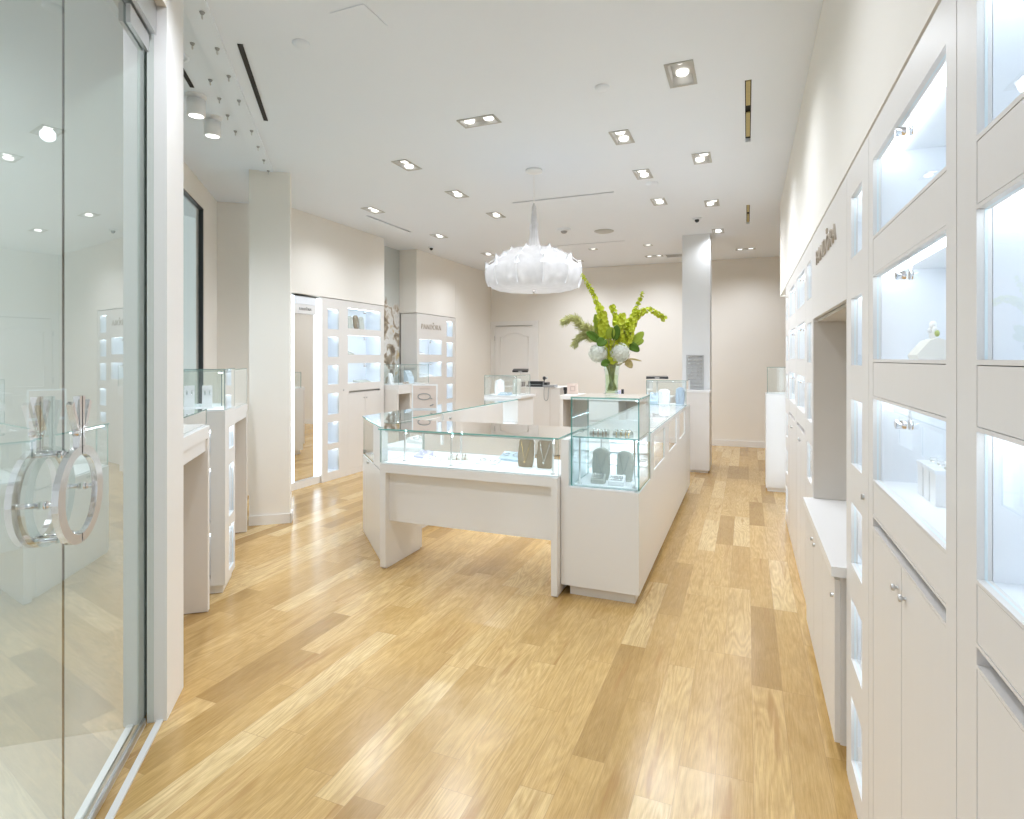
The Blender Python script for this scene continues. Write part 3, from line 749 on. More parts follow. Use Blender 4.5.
# outer frame of glazed bays, built in the y-z plane
f = MB().holed(Yy(3.99), Yy(6.47), .6845, .9895, X(-.625), X(-.605), [(Yy(a), Yy(b), .715, .958) for a, b in ops])
for v in f.bm.verts: v.co = Vector((v.co.y, v.co.x, v.co.z))
bmesh.ops.reverse_faces(f.bm, faces=f.bm.faces)
f.build('bay_frame', M['lam2'], t)
for a, b in ops:
    MB().box(X(-.619), X(-.611), Yy(a) + .001, Yy(b) - .001, .716, .957, 0, 1).build('glass_pane', [M['glass'], M['paleedge']], t)
MB().box(X(-1.09), X(-.603), Yy(4.0), Yy(6.47), .992, 1.0, 0, 1).build('glass_top', [M['runglass'], M['paleedge']], t)
MB().box(X(-1.085), X(-1.077), Yy(4.02), Yy(6.47), .6925, .9895, 0, 1).build('glass_back', [M['glass'], M['paleedge']], t)
led_bar_y(t, X(-.645), Yy(4.02), Yy(6.45), .986, -1)
for yb in (4.3, 4.78, 5.3, 5.9): led_bar(t, X(-1.05), X(-.66), Yy(yb), .80, 'ledrun')
for yb in (4.85, 5.67): MB().box(X(-1.07), X(-.63), Yy(yb), Yy(yb) + .012, .6925, .985).build('divider', M['lam2'], t)

# tall case at the front corner
tc = thing('tall_glass_case', 'tall glass case with green edges on the front corner of the island, under the vase', 'glass case', (-.82, 3.55, .6925))
g0 = (-1.038 + .82, -.607 + .82, .0, .425)
glass_box(tc, g0[0], g0[1], 0, .425, .0, .564, th=.008, edge='edge')
MB().box(g0[0] + .014, g0[1] - .014, .014, .411, .001, .008).build('display_deck', M['white'], tc)
MB().box(g0[0] + .0105, g0[1] - .0105, .012, .412, .306, .314, 0, 1).build('glass_shelf', [M['glass'], M['edge']], tc)
for (x, y) in ((g0[0] + .045, .05), (g0[0] + .11, .37), (g0[1] - .035, .04), (g0[1] - .075, .385)):
    o = MB().cyl((x, y, .008), (x, y, .305), .006, 8).cyl((x, y, .008), (x, y, .013), .014, 10).build('shelf_post', M['alu'], tc)
led_bar_y(tc, g0[1] - .025, .02, .40, .551, -1)
led_bar_y(tc, g0[1] - .025, .02, .40, .303, -1)

# far tall case on the aisle side, on its own base
t = thing('corner_case', 'glass case on a white base at the far aisle corner of the island', 'glass case', (-.82, 6.48, 0))
MB().box(-.27, .215, 0, .43, .065, .975).box(-.22, .185, .03, .40, 0, .0645).build('case_base', M['lam2'], t)
MB().box(-.26, .205, .01, .42, .9755, .985).build('display_deck', M['white'], t)
glass_box(t, -.21, .213, .004, .426, .9855, 1.262)
led_bar(t, -.20, .203, .02, 1.247)
# left run
t, X, Yy = side_counter('side_counter', 'white glass-topped counter along the mirror side of the island', -3.10, -2.63, 4.405, 6.66, .70, 1, None, 0, 0)
LC = t
MB().box(X(-2.65), X(-2.63), Yy(4.42), Yy(4.72), .7005, .955).box(X(-2.65), X(-2.63), Yy(4.78), Yy(6.2), .7005, .985).build('inner_panel', M['lam2'], t)
MB().box(X(-3.104), X(-2.626), Yy(4.405), Yy(6.66), .99, 1.0, 0, 1).build('glass_top', [M['topglass'], M['edge']], t)
MB().box(X(-3.10), X(-3.092), Yy(4.41), Yy(6.655), .7085, .9895, 0, 1).build('glass_side', [M['glass'], M['edge']], t)
led_bar_y(t, X(-3.085), Yy(4.43), Yy(6.64), .986)
MB().cyl((X(-2.63), Yy(4.9), .93), (X(-2.615), Yy(4.9), .93), .012, 10).build('lock', M['alu'], t)
# far tall case on the mirror side
t = thing('corner_case', 'glass case on a white base at the far mirror-side corner of the island', 'glass case', (-2.88, 6.67, 0))
MB().box(-.22, .25, 0, .56, .065, 1.0).box(-.19, .22, .03, .53, 0, .0645).box(-.22, .28, .02, .58, 1.0005, 1.03).build('case_base', M['lam2'], t)
MB().box(-.21, .21, .03, .52, 1.0305, 1.036).build('display_deck', M['white'], t)
glass_box(t, -.215, .22, .025, .525, 1.0365, 1.288)
led_bar(t, -.20, .20, .04, 1.274)

# ------------------------------------------------------------------ back of the island
t = thing('cash_desk', 'plain white cash desk block behind the island carrying the phone and terminals', 'desk', (-3.62, 8.50, 0))
MB().box(0, .96, 0, .60, .02, 1.04).box(.03, .93, .03, .57, 0, .0195).build('desk_body', M['lam'], t)
MB().box(.80, .806, -.003, -.0005, .03, 1.03).build('seam_strip', M['taupe'], t)
MB().box(-.008, .968, -.008, .608, 1.0405, 1.055).build('desk_top', M['lam2'], t)
t = thing('back_counter', 'white-topped low counter with an open tan kneehole behind the vase case', 'counter', (-2.36, 7.55, 0))
MB().box(0, 1.46, 0, .55, .945, 1.0).build('counter_top', M['lam2'], t)
MB().box(.0, .04, .01, .54, 0, .9445).build('leg_panel', M['lam'], t)
MB().box(1.42, 1.46, .01, .54, 0, .9445).build('leg_panel', M['lam'], t)
MB().box(.40, .80, .02, .54, 0, .9445).build('drawer_block', M['lam'], t)
for z in (.12, .40, .68): MB().box(.405, .795, .0, .0195, z, z + .25).build('drawer', M['lam2'], t)
MB().box(.042, .398, .52, .54, .02, .9445).box(.802, 1.418, .52, .54, .02, .9445).build('back_panel', M['taupe'], t)
# cabinet in front of the column and the grey key board
t = thing('column_cabinet', 'plain white cabinet standing against the front of the grey column', 'cabinet', (-.83, 7.98, 0))
MB().box(0, .375, 0, .31, .03, 1.05).box(.02, .355, .02, .29, 0, .0295).build('cabinet_body', M['lam'], t)
MB().box(-.006, .385, -.006, .316, 1.0505, 1.075).build('cabinet_top', M['lam2'], t)
MB().cyl((.376, .06, .93), (.392, .06, .93), .01, 10).build('lock', M['alu'], t)
t = thing('sample_board', 'grey jewellery sample board on a frame fixed to the grey column', 'display board', (-.66, 8.294, 1.078))
MB().box(-.115, .115, -.012, 0, 0, .47).box(-.10, .10, -.018, -.0125, .455, .468).build('board', M['boardgrey'], t)
mb = MB(); mb2 = MB()
for r in range(9):
    mb.box(-.10, .10, -.018, -.0125, .03 + r * .05, .034 + r * .05)
    for c in range(5):
        if random.random() < .75: mb2.ball((-.08 + c * .04, -.02, .05 + r * .05), .010, 6)
mb.build('shelf_strip', M['grey'], t); mb2.build('charm_row', M['silver'], t)['kind'] = 'stuff'

# ------------------------------------------------------------------ glass doors
def half_handle(t, sgn, y, a0):
    """half of the ring-and-crown pull; local x along the glass, y offset from the glass"""
    m = MB(); cz = 1.105; n = 22
    Ro, Ri = .141, .115; g = .0035
    vin, vout = [], []
    for i in range(n + 1):
        th = -PI / 2 + PI * i / n
        wid = 1.0 + .25 * math.cos(th) ** 2
        vo = (a0 + sgn * (g + (Ro + .008) * math.cos(th)), cz + Ro * math.sin(th)); vi = (a0 + sgn * (g + Ri * .92 * math.cos(th)), cz + Ri * math.sin(th))
        vout.append(vo); vin.append(vi)
    def V(p, dy): return m.bm.verts.new((p[0], y + dy, p[1]))
    T = .008
    A = [V(p, -T) for p in vout]; B = [V(p, -T) for p in vin]; A2 = [V(p, T) for p in vout]; B2 = [V(p, T) for p in vin]
    for i in range(n):
        for q in ((A[i], A[i + 1], B[i + 1], B[i]), (A2[i], B2[i], B2[i + 1], A2[i + 1]), (A[i], A2[i], A2[i + 1], A[i + 1]), (B[i], B[i + 1], B2[i + 1], B2[i])):
            m.bm.faces.new(q)
    for i in (0, n): m.bm.faces.new((A[i], B[i], B2[i], A2[i]))
    # crown: neck and two prongs
    def bar(p, q, w0, w1):
        d = Vector((q[0] - p[0], q[1] - p[1])).normalized(); k = Vector((-d.y, d.x))
        c = [(p[0] + k.x * w0, p[1] + k.y * w0), (p[0] - k.x * w0, p[1] - k.y * w0), (q[0] - k.x * w1, q[1] - k.y * w1), (q[0] + k.x * w1, q[1] + k.y * w1)]
        f = [V(x, -T) for x in c]; h = [V(x, T) for x in c]
        m.bm.faces.new(f); m.bm.faces.new(list(reversed(h)))
        for i in range(4): m.bm.faces.new((f[i], h[i], h[(i + 1) % 4], f[(i + 1) % 4]))
    bar((a0 + sgn * .012, cz + Ro - .004), (a0 + sgn * .012, cz + Ro + .035), .0085, .008)
    bar((a0 + sgn * .009, cz + Ro + .03), (a0 + sgn * .011, cz + Ro + .145), .0055, .008)
    bar((a0 + sgn * .014, cz + Ro + .03), (a0 + sgn * .060, cz + Ro + .128), .0055, .0085)
    m.ball((a0 + sgn * .026, y, cz + Ro + .04), .010, 8)
    bmesh.ops.recalc_face_normals(m.bm, faces=m.bm.faces)
    o = m.build('handle', M['chrome'], t)
    return o
GB = .80
for sgn, lab, x0, x1 in ((1, 'frameless glass door leaf hung on the white post', 1.9713, 2.875), (-1, 'frameless glass door leaf at the edge of the picture', 1.15, 1.9687)):
    hx, hy = ab(2.875, -.80); px_, py_ = ab(1.970, 0); dth = .0105
    qx, qy = px_ - hx, py_ - hy
    t = thing('glass_door', lab, 'door', (hx + qx * math.cos(dth) - qy * math.sin(dth), hy + qx * math.sin(dth) + qy * math.cos(dth), 0), SROT + dth)
    o_ = lambda a: a - 1.970
    MB().box(o_(x0), o_(x1), GB - .0025, GB + .0025, .035, 2.822, 0, 1).build('glass_pane', [M['door'], M['dooredge']], t)
    MB().box(o_(x0), o_(x1) if sgn < 0 else o_(2.68), GB - .009, GB + .009, .012, .0345).build('bottom_rail', M['alu'], t)
    half_handle(t, sgn, GB - .040, 0); half_handle(t, sgn, GB + .064, 0)
    rr = MB()
    for (dx, z) in ((.022, 1.225), (.127, 1.105), (.025, .983)):
        rr.cyl((sgn * dx, GB - .033, z), (sgn * dx, GB - .0055, z), .0075, 10).cyl((sgn * dx, GB + .0055, z), (sgn * dx, GB + .057, z), .0075, 10)
        rr.cyl((sgn * dx, GB - .014, z), (sgn * dx, GB - .0068, z), .011, 10)
    rr.build('standoff', M['chrome'], t)
    if sgn > 0:
        MB().box(o_(2.46), o_(2.68), GB - .022, GB - .0065, 2.75, 2.82).build('pivot_fitting', M['alu'], t)
hd = struct('trim_header', MB().box(-1.2, 2.689, .752, .862, 2.83, 2.954), M['alu'], rot=SROT)
struct('trim_threshold', MB().box(-1.2, 2.699, .73, .755, 0, .008).box(-1.2, 2.689, .79, .828, 0, .006), M['steel'], rot=SROT)

# ------------------------------------------------------------------ ceiling fittings
SPOT_W = 37
def add_spot(x, y, z, w, size=150, blend=.9, r=.05, col=(.845, .905, 1.0)):
    l = bpy.data.lights.new('downlight_or_fill_beam', 'SPOT'); l.energy = w; l.spot_size = math.radians(size); l.spot_blend = blend; l.shadow_soft_size = r; l.color = col
    o = bpy.data.objects.new('downlight_or_fill_beam', l); C.objects.link(o); o.location = (x, y, z)
    return o
def fixture(x, y, ax, label):
    w, d = fix_size(ax)
    t = thing('twin_downlight', label, 'ceiling light', (x, y, H), 0, 'twin downlights in the ceiling')
    tr = MB().holed(-w / 2 - .004, w / 2 + .004, -d / 2 - .004, d / 2 + .004, -.006, -.001, [(-w / 2 + .014, w / 2 - .014, -d / 2 + .014, d / 2 - .014)], axes='xy')
    tr.build('trim_ring', M['trimgrey'], t)
    hw, hd_ = w / 2 - .0125, d / 2 - .0125
    zc = .055 if label.startswith('open') else .022
    MB().box(-hw, hw, -hd_, hd_, zc, zc + .004).box(-hw, -hw + .003, -hd_, hd_, 0.0, zc).box(hw - .003, hw, -hd_, hd_, 0.0, zc).box(-hw, hw, -hd_, -hd_ + .003, 0.0, zc).box(-hw, hw, hd_ - .003, hd_, 0, zc).build('housing', M['trimgrey'], t)
    for s in ((0,) if ax == 's' else (-1, 1)):
        cx_, cy_ = (s * w * .27, 0) if ax == 'x' else (0, s * d * .27)
        if ax == 'd': cx_ = -s * .022
        MB().lathe([(.001, .0), (.033, .0), (.038, .006), (.038, .018)], 18, 0, (cx_, cy_, zc - .02)).build('lamp', M['lamp'], t)
    add_spot(x, y, H - .03, SPOT_W * (.45 if 'just in front of the grey column' in label else 1.0))
    return t
for x, y, ax, lab in LIGHTS: fixture(x, y, ax, lab)
for x, y, ax in EXTRA: add_spot(x, y, H - .03, SPOT_W)

labs = ['long black linear air slot behind the chandelier canopy', 'thin linear air slot near the back wall', 'linear air slot with tan blades over the near aisle', 'short linear air slot over the far aisle', 'thin linear air slot along the wall above the mirror and cabinet']
for (x0, x1, y0_, y1_), lb in zip(SLOTS, labs):
    lx, ly = x1 - x0, y1_ - y0_
    t = thing('air_slot', lb, 'air vent', ((x0 + x1) / 2, (y0_ + y1_) / 2, H))
    MB().box(-lx / 2, lx / 2, -ly / 2, ly / 2, .03, .036).build('slot_back', M['dark'], t)
    if 'tan' in lb or 'far aisle' in lb:
        MB().box(-lx / 2 + .004, lx / 2 - .004, -ly / 2, -ly / 2 + ly * .0 + .001, .0, .01).box(-lx / 2 + .006, lx / 2 - .006, -ly / 2 + .03, -ly / 2 + ly * .36, .004, .012).box(-lx / 2 + .006, lx / 2 - .006, -ly / 2 + ly * .48, -ly / 2 + ly * .9, .004, .012).build('blade', M['tan'], t)
    else:
        MB().box(-lx / 2 + .001, lx / 2 - .001, -ly / 2 + .001, ly / 2 - .001, .018, .022).build('blade', M['dark'], t)
# black slot parallel to the storefront
sl = MB().box(-.52, .52, -.014, .014, -.006, -.001).build('air_slot', M['dark'], None, (-2.858, 2.755, H), SROT)
tag(sl, 'broad black air slot in the ceiling beside the storefront soffit', 'air vent')
sl = MB().box(-.2, .2, -.012, .012, -.006, -.001).build('air_slot', M['dark'], None, (*ab(3.83, -.93), H), SROT)
tag(sl, 'short black air slot above the window counters', 'air vent')
ap = MB().box(-.10, .10, -.10, .10, -.005, -.001).build('ceiling_access_panel', M['ceil'], None, (-1.80, 2.40, H), 0); tag(ap, 'square white access panel in the ceiling nearest the entrance', 'access panel')
vg = thing('return_grille', 'grey louvred return grille in the ceiling by the column', 'air vent', (-1.10, 9.82, H))
MB().holed(-.16, .16, -.16, .16, -.012, -.001, [(-.135, .135, -.135, .135)], axes='xy').build('grille_frame', M['ceil'], vg)
mb = MB()
for i in range(9): mb.box(-.134, .134, -.13 + i * .03, -.115 + i * .03, -.010, -.002)
mb.build('louvre', M['trimgrey'], vg)
for (x, y, lb, r) in ((-2.227, 2.463, 'white round sprinkler cover on the ceiling near the access panel', .045), (-.841, 3.571, 'white round ceiling sprinkler next to the open downlight', .045), (-.853, 5.707, 'pale disc sprinkler cover between two downlights over the island', .06), (-1.767, 7.615, 'flat grey round speaker in the ceiling behind the chandelier', .13)):
    m = MB().lathe([(.001, -.016), (r * .8, -.016), (r, -.006), (r, -.001)], 24).build('ceiling_sprinkler' if 'speaker' not in lb else 'ceiling_speaker', M['ceil'] if 'grey' not in lb else M['trimgrey'], None, (x, y, H)); tag(m, lb, 'sprinkler' if 'speaker' not in lb else 'speaker')
sm = thing('smoke_detector', 'round white smoke detector with a grey centre in the ceiling', 'smoke detector', (-2.226, 7.30, H))
MB().lathe([(.001, -.03), (.05, -.03), (.085, -.012), (.085, -.001)], 24).build('housing', M['ceil'], sm); MB().lathe([(.001, -.06), (.03, -.055), (.045, -.031), (.001, -.0305)], 16).build('sensor', M['grey'], sm)
for (x, y, lb) in ((-.561, 7.333, 'small dark camera dome on the ceiling in front of the column'), (-4.45, 7.70, 'small dark camera on a white mount at the top of the poster recess')):
    cd = thing('security_camera', lb, 'camera', (x, y, H))
    MB().lathe([(.001, -.02), (.05, -.02), (.055, -.001)], 18).build('mount', M['ceil'], cd); MB().ball((0, 0, -.030), .026, 12).build('lens_dome', M['black'], cd)
# hooks along the soffit
def hook(name, label, a, b, z):
    t = thing(name, label, 'hook', (*ab(a, b), z), SROT, 'hooks along the storefront soffit')
    MB().lathe([(.001, -.012), (.008, -.012), (.013, -.001)], 12).tube([(0, 0, -.012), (0, 0, -.016)], .004, 8).build('hook_base', M['grey'], t)
    MB().tube([(.009 * math.sin(k), 0, -.025 - .009 * -math.cos(k)) for k in [i * PI / 6 for i in range(11)]], .0028, 6).build('hook_ring', M['alu'], t)
names = ['first', 'second', 'third', 'fourth', 'fifth', 'sixth', 'seventh', 'last']
for k, a in zip(names, (3.114, 3.455, 3.773, 4.113, 4.633, 4.964, 5.289, 5.58)):
    hook('ceiling_hook', f'small steel ceiling hook on the shop side of the soffit, {k} from the post', a, -.675, H - .018)
for k, a in zip(names, (3.472, 3.898, 4.156, 4.431, 4.724)):
    hook('ceiling_hook', f'small steel ceiling hook on the window side of the soffit, {k} from the post', a, -.80, H)
for (a, b, lb) in ((4.155, -.935, 'white cylinder spotlight above the window counters, nearer the post'), (4.50, -.91, 'white cylinder spotlight above the window counters, nearer the pillar')):
    t = thing('cylinder_spotlight', lb, 'ceiling light', (*ab(a, b), H), SROT)
    MB().lathe([(.062, -.001), (.062, -.01), (.02, -.012), (.02, -.03), (.055, -.032), (.055, -.13), (.045, -.135)], 20).build('canister', M['white'], t)
    MB().lathe([(.001, -.133), (.045, -.133), (.045, -.128)], 18).build('lamp', M['lamp'], t)
    add_spot(*ab(a, b), H - .15, 40, 140)
rs = MB().lathe([(.075, -.001), (.075, -.006), (.06, -.008), (.055, -.002)], 24).build('recessed_ring', M['ceil'], None, (*ab(3.64, -.93), H)); tag(rs, 'white round recessed ring in the ceiling above the window counters', 'ceiling ring')

# ------------------------------------------------------------------ chandelier
ch = thing('chandelier', 'white cocoon chandelier with spiky rim hanging over the island', 'chandelier', (-1.78, 4.913, 0))
MB().lathe([(.001, H - .001), (.075, H - .001), (.075, H - .02), (.02, H - .035), (.001, H - .035)], 24).build('canopy', M['white'], ch)
MB().cyl((0, 0, 2.88), (0, 0, H - .03), .0035, 8).build('cord', M['white'], ch)
NL = 12
def lobe(th, z): return 1 - .085 * abs(math.sin(th * NL / 2)) ** 2.0
def lobe_soft(th, z): return 1 - .04 * abs(math.sin(th * NL / 2))
prof = [(.03, 2.118), (.20, 2.108), (.34, 2.118), (.405, 2.145), (.432, 2.20), (.438, 2.27), (.425, 2.325), (.37, 2.355), (.345, 2.39), (.29, 2.425), (.25, 2.455), (.17, 2.48), (.09, 2.495), (.055, 2.52), (.042, 2.60), (.032, 2.72), (.020, 2.86), (.006, 2.90)]
MB().lathe(prof, 96, 0, (0, 0, 0), lobe).build('cocoon_shade', M['shade'], ch)
fr = MB()
for k in range(NL):
    th = 2 * PI * k / NL
    u = Vector((math.cos(th), math.sin(th), 0))
    fr.tube([u * .41 + Vector((0, 0, 2.14)), u * .437 + Vector((0, 0, 2.20)), u * .443 + Vector((0, 0, 2.27)), u * .428 + Vector((0, 0, 2.33)), u * .35 + Vector((0, 0, 2.395)), u * .25 + Vector((0, 0, 2.462)), u * .10 + Vector((0, 0, 2.50))], .004, 6)
    fr.tube([u * .415 + Vector((0, 0, 2.31)), u * .428 + Vector((0, 0, 2.335)), u * .438 + Vector((0, 0, 2.355 + .012 * (k % 3)))], [.03, .012, .003], 8)
    fr.tube([u * .33 + Vector((0, 0, 2.39)), u * .34 + Vector((0, 0, 2.415)), u * .35 + Vector((0, 0, 2.44))], [.03, .011, .003], 8)
    if k % 2: fr.tube([u * .20 + Vector((0, 0, 2.465)), u * .205 + Vector((0, 0, 2.49)), u * .21 + Vector((0, 0, 2.51))], [.03, .010, .003], 8)
fr.build('frame', M['rib'], ch)
bb = MB()
for k in range(6):
    th = 2 * PI * k / 6 + .3
    bb.ball((.22 * math.cos(th), .22 * math.sin(th), 2.25), .022, 8)
bb.build('bulb', M['bulb'], ch)
mb = MB().ball((0, 0, 2.10), .016, 8).build('bottom_finial', M['chrome'], ch)

# ------------------------------------------------------------------ vase and flowers (local metres about the vase axis)
VX, VY, VZ = -.83, 3.80, 1.2575
vs = thing('flower_vase', 'clear waisted glass vase on top of the tall glass case', 'vase', (VX, VY, VZ))
vp = [(a_ * .96, b_) for a_, b_ in [(.001, .0), (.046, .0), (.050, .006), (.046, .03), (.044, .08), (.047, .14), (.055, .19), (.058, .196), (.054, .19), (.045, .14), (.042, .08), (.043, .03), (.042, .014), (.001, .012)]]
MB().lathe(vp, 28).build('vase_glass', glass('vase glass', (.93, .97, .94), gain=1.6), vs)
MB().lathe([(.001, .016), (.038, .016), (.038, .08), (.041, .135), (.001, .136)], 24).build('water', glass('water', (.93, .97, .86), 1.33, .6), vs)
def P(px, py, dy=0.0):
    """flower layout from measured offsets: metres right / up of the vase axis"""
    u = (px - 612.5) * .0063; w = (395 - py) * .00645
    return Vector((u * .9265, u * .3762 + dy, w))
def curve(pts, n=14):
    P_ = [Vector(p) for p in pts]; out = []
    for i in range(len(P_) - 1):
        p0, p1, p2, p3 = P_[max(i - 1, 0)], P_[i], P_[i + 1], P_[min(i + 2, len(P_) - 1)]
        for k in range(n):
            t = k / n
            out.append(.5 * ((2 * p1) + (-p0 + p2) * t + (2 * p0 - 5 * p1 + 4 * p2 - p3) * t * t + (-p0 + 3 * p1 - 3 * p2 + p3) * t ** 3))
    out.append(P_[-1]); return out
def cup(m, c, d, r, mi=0):
    """little open bell of a bract: a flared cone facing d"""
    d = d.normalized(); a = d.orthogonal().normalized(); b = d.cross(a)
    n = 7; v0 = m.bm.verts.new(c); r1 = []; r2 = []
    for k in range(n):
        e = a * math.cos(2 * PI * k / n) + b * math.sin(2 * PI * k / n)
        w = 1 + .15 * random.uniform(-1, 1)
        r1.append(m.bm.verts.new(c + d * r * .55 + e * r * .62)); r2.append(m.bm.verts.new(c + d * r * .85 + e * r * 1.08 * w))
    for k in range(n):
        f = m.bm.faces.new((v0, r1[(k + 1) % n], r1[k])); f.smooth = True; f.material_index = mi
        f = m.bm.faces.new((r1[k], r1[(k + 1) % n], r2[(k + 1) % n], r2[k])); f.smooth = True; f.material_index = mi
def bells(label, pts, r0, r1, start=.35, step=.027):
    t = thing('bell_stem', label, 'flower', (VX, VY, VZ), 0, 'bells of Ireland stems in the vase')
    pth = curve(pts); MB().tube(pth, [.0045 - .003 * i / len(pth) for i in range(len(pth))], 6).build('stem', M['stem'], t)
    m = MB(); L = [0]
    for i in range(1, len(pth)): L.append(L[-1] + (pth[i] - pth[i - 1]).length)
    s = L[-1] * start; ph = random.random() * 6
    while s < L[-1]:
        i = next(k for k in range(1, len(L)) if L[k] >= s)
        c = pth[i]; tg = (pth[i] - pth[i - 1]).normalized(); f = (s / L[-1] - start) / (1 - start)
        r = r0 + (r1 - r0) * f
        a = tg.orthogonal().normalized(); b = tg.cross(a)
        nk = 4 if r > .012 else 5
        for k in range(nk):
            an = ph + k * 2 * PI / nk + random.uniform(-.25, .25); e = a * math.cos(an) + b * math.sin(an)
            cup(m, c + e * random.uniform(.002, .010) + tg * random.uniform(-.006, .006), e + tg * ((.25 if r > .012 else .9) + random.uniform(-.3, .3)), r * random.uniform(.55, 1.05))
        ph += .8; s += max(.009, step * (r / r0) ** .8)
    m.build('bracts', M['bell'], t)
    return t
base = lambda dx, dy: Vector((dx * 1.35 + random.uniform(-.006, .006), dy * 1.35 + random.uniform(-.012, .012), .03))
neck = lambda dx, dy: Vector((dx * 1.2, dy * 1.2, .20))
bells('longest lime green flower spike, leaning over beneath the chandelier', [base(.01, .0), neck(-.01, .0), P(608, 342), P(602, 312, -.02), P(596, 297, -.02), P(589, 283, -.02), P(582, 272, -.02)], .024, .006, .42)
bells('upright lime green flower spike in the middle of the bouquet', [base(-.01, .01), neck(.0, .01), P(618, 340), P(617, 318), P(612, 302, .01)], .026, .016, .45)
bells('lime green flower spike pointing up towards the column', [base(-.015, .0), neck(.008, .0), P(620, 342), P(630, 322), P(638, 306), P(645, 290)], .026, .007, .42)
bells('short lime green flower spike on the side of the bouquet away from the column', [base(.015, .01), neck(-.015, .01), P(606, 342, -.03), P(604, 322, -.05), P(602, 306, -.05)], .024, .02, .5)
bells('lime green flower spike arching down at its tip', [base(-.02, -.01), neck(.02, .0), P(628, 335, .03), P(640, 312, .04), P(650, 307, .04), P(660, 311, .04), P(667, 316, .04)], .021, .015, .42)
bells('bushy lime green flower spike low in the front of the bouquet', [base(0, -.015), neck(.005, -.02), P(620, 342, -.06), P(624, 326, -.08), P(626, 314, -.08)], .028, .022, .4)
bells('bushy lime green flower spike behind the white blooms', [base(.01, -.015), neck(.02, .01), P(628, 340, -.02), P(634, 328, -.03), P(637, 316, -.03)], .026, .018, .45)

bells('lime green flower spike tucked between the longest spike and the upright one', [base(.012, -.01), neck(-.005, -.01), P(611, 342, -.05), P(609, 325, -.07), P(607, 312, -.08)], .026, .018, .45)
bells('small lime green flower spike on the outer edge below the arching one', [base(-.015, -.008), neck(.015, -.01), P(628, 345, -.05), P(634, 335, -.07), P(636, 324, -.08)], .022, .014, .5)
bells('short lime green flower spike behind the dark leaf on the chandelier side', [base(.015, .005), neck(-.02, .0), P(606, 348, .02), P(598, 332, .03), P(594, 318, .03)], .022, .014, .5)

def plume(label, pts, r):
    t = thing('feather_plume', label, 'flower', (VX, VY, VZ), 0, 'feathery olive plumes in the vase')
    pth = curve(pts); MB().tube(pth, .003, 6).build('stem', M['stem'], t)
    m = MB(); n = len(pth)
    for i in range(int(n * .45), n):
        f = (i - n * .45) / (n * .55); rr = r * (1 - .6 * f) + .006
        tg = (pth[i] - pth[i - 1]).normalized()
        for k in range(11):
            e = Vector((random.uniform(-1, 1), random.uniform(-1, 1), random.uniform(-1, .6))); e = (e - tg * e.dot(tg)).normalized()
            q = pth[i] + e * rr * random.uniform(.5, 1.35) + tg * rr * random.uniform(.8, 1.7)
            m.tube([pth[i], (pth[i] + q) / 2 + tg * .002, q + Vector((0, 0, -.008))], [.0022, .0026, .0006], 4)
    m.build('plume', M['plume'], t)
plume('long olive plume reaching out of the bouquet beneath the chandelier', [base(.02, .0), neck(-.03, .0), P(600, 340), P(586, 326), P(574, 317), P(563, 319)], .042)
plume('drooping olive plume below the long one', [base(.02, .01), neck(-.035, .01), P(600, 345), P(590, 335), P(580, 335), P(574, 342)], .036)
plume('short olive plume just above the dark leaves', [base(.02, .02), neck(-.03, .02), P(602, 342, .04), P(592, 328, .05), P(583, 324, .05)], .03)

def leaf(name, label, pts, wid, mat, n=9, grp='leaves in the bouquet'):
    pth = curve(pts, 5); st = int(len(pth) * .55)
    t = thing(name, label, 'leaf', (VX, VY, VZ), 0, grp)
    MB().tube(pth[:st + 2], .0028, 6).build('stem', M['stem'], t)
    m = MB(); L = pth[st:]; rows = []
    for i, p in enumerate(L):
        f = i / (len(L) - 1); w = wid * math.sin(PI * min(1, f * .93 + .04)) ** .8
        tg = (L[min(i + 1, len(L) - 1)] - L[max(i - 1, 0)]).normalized()
        sd = tg.cross(Vector((.25, -.9, .3))).normalized(); up = sd.cross(tg)
        rows.append([m.bm.verts.new(p + sd * w * k + up * abs(k) * w * .35) for k in (-1, -.5, 0, .5, 1)])
    for i in range(len(rows) - 1):
        for k in range(4):
            f = m.bm.faces.new((rows[i][k], rows[i][k + 1], rows[i + 1][k + 1], rows[i + 1][k])); f.smooth = True
    o = m.build('blade', mat, t)
    sd = o.modifiers.new('thickness', 'SOLIDIFY'); sd.thickness = .0015
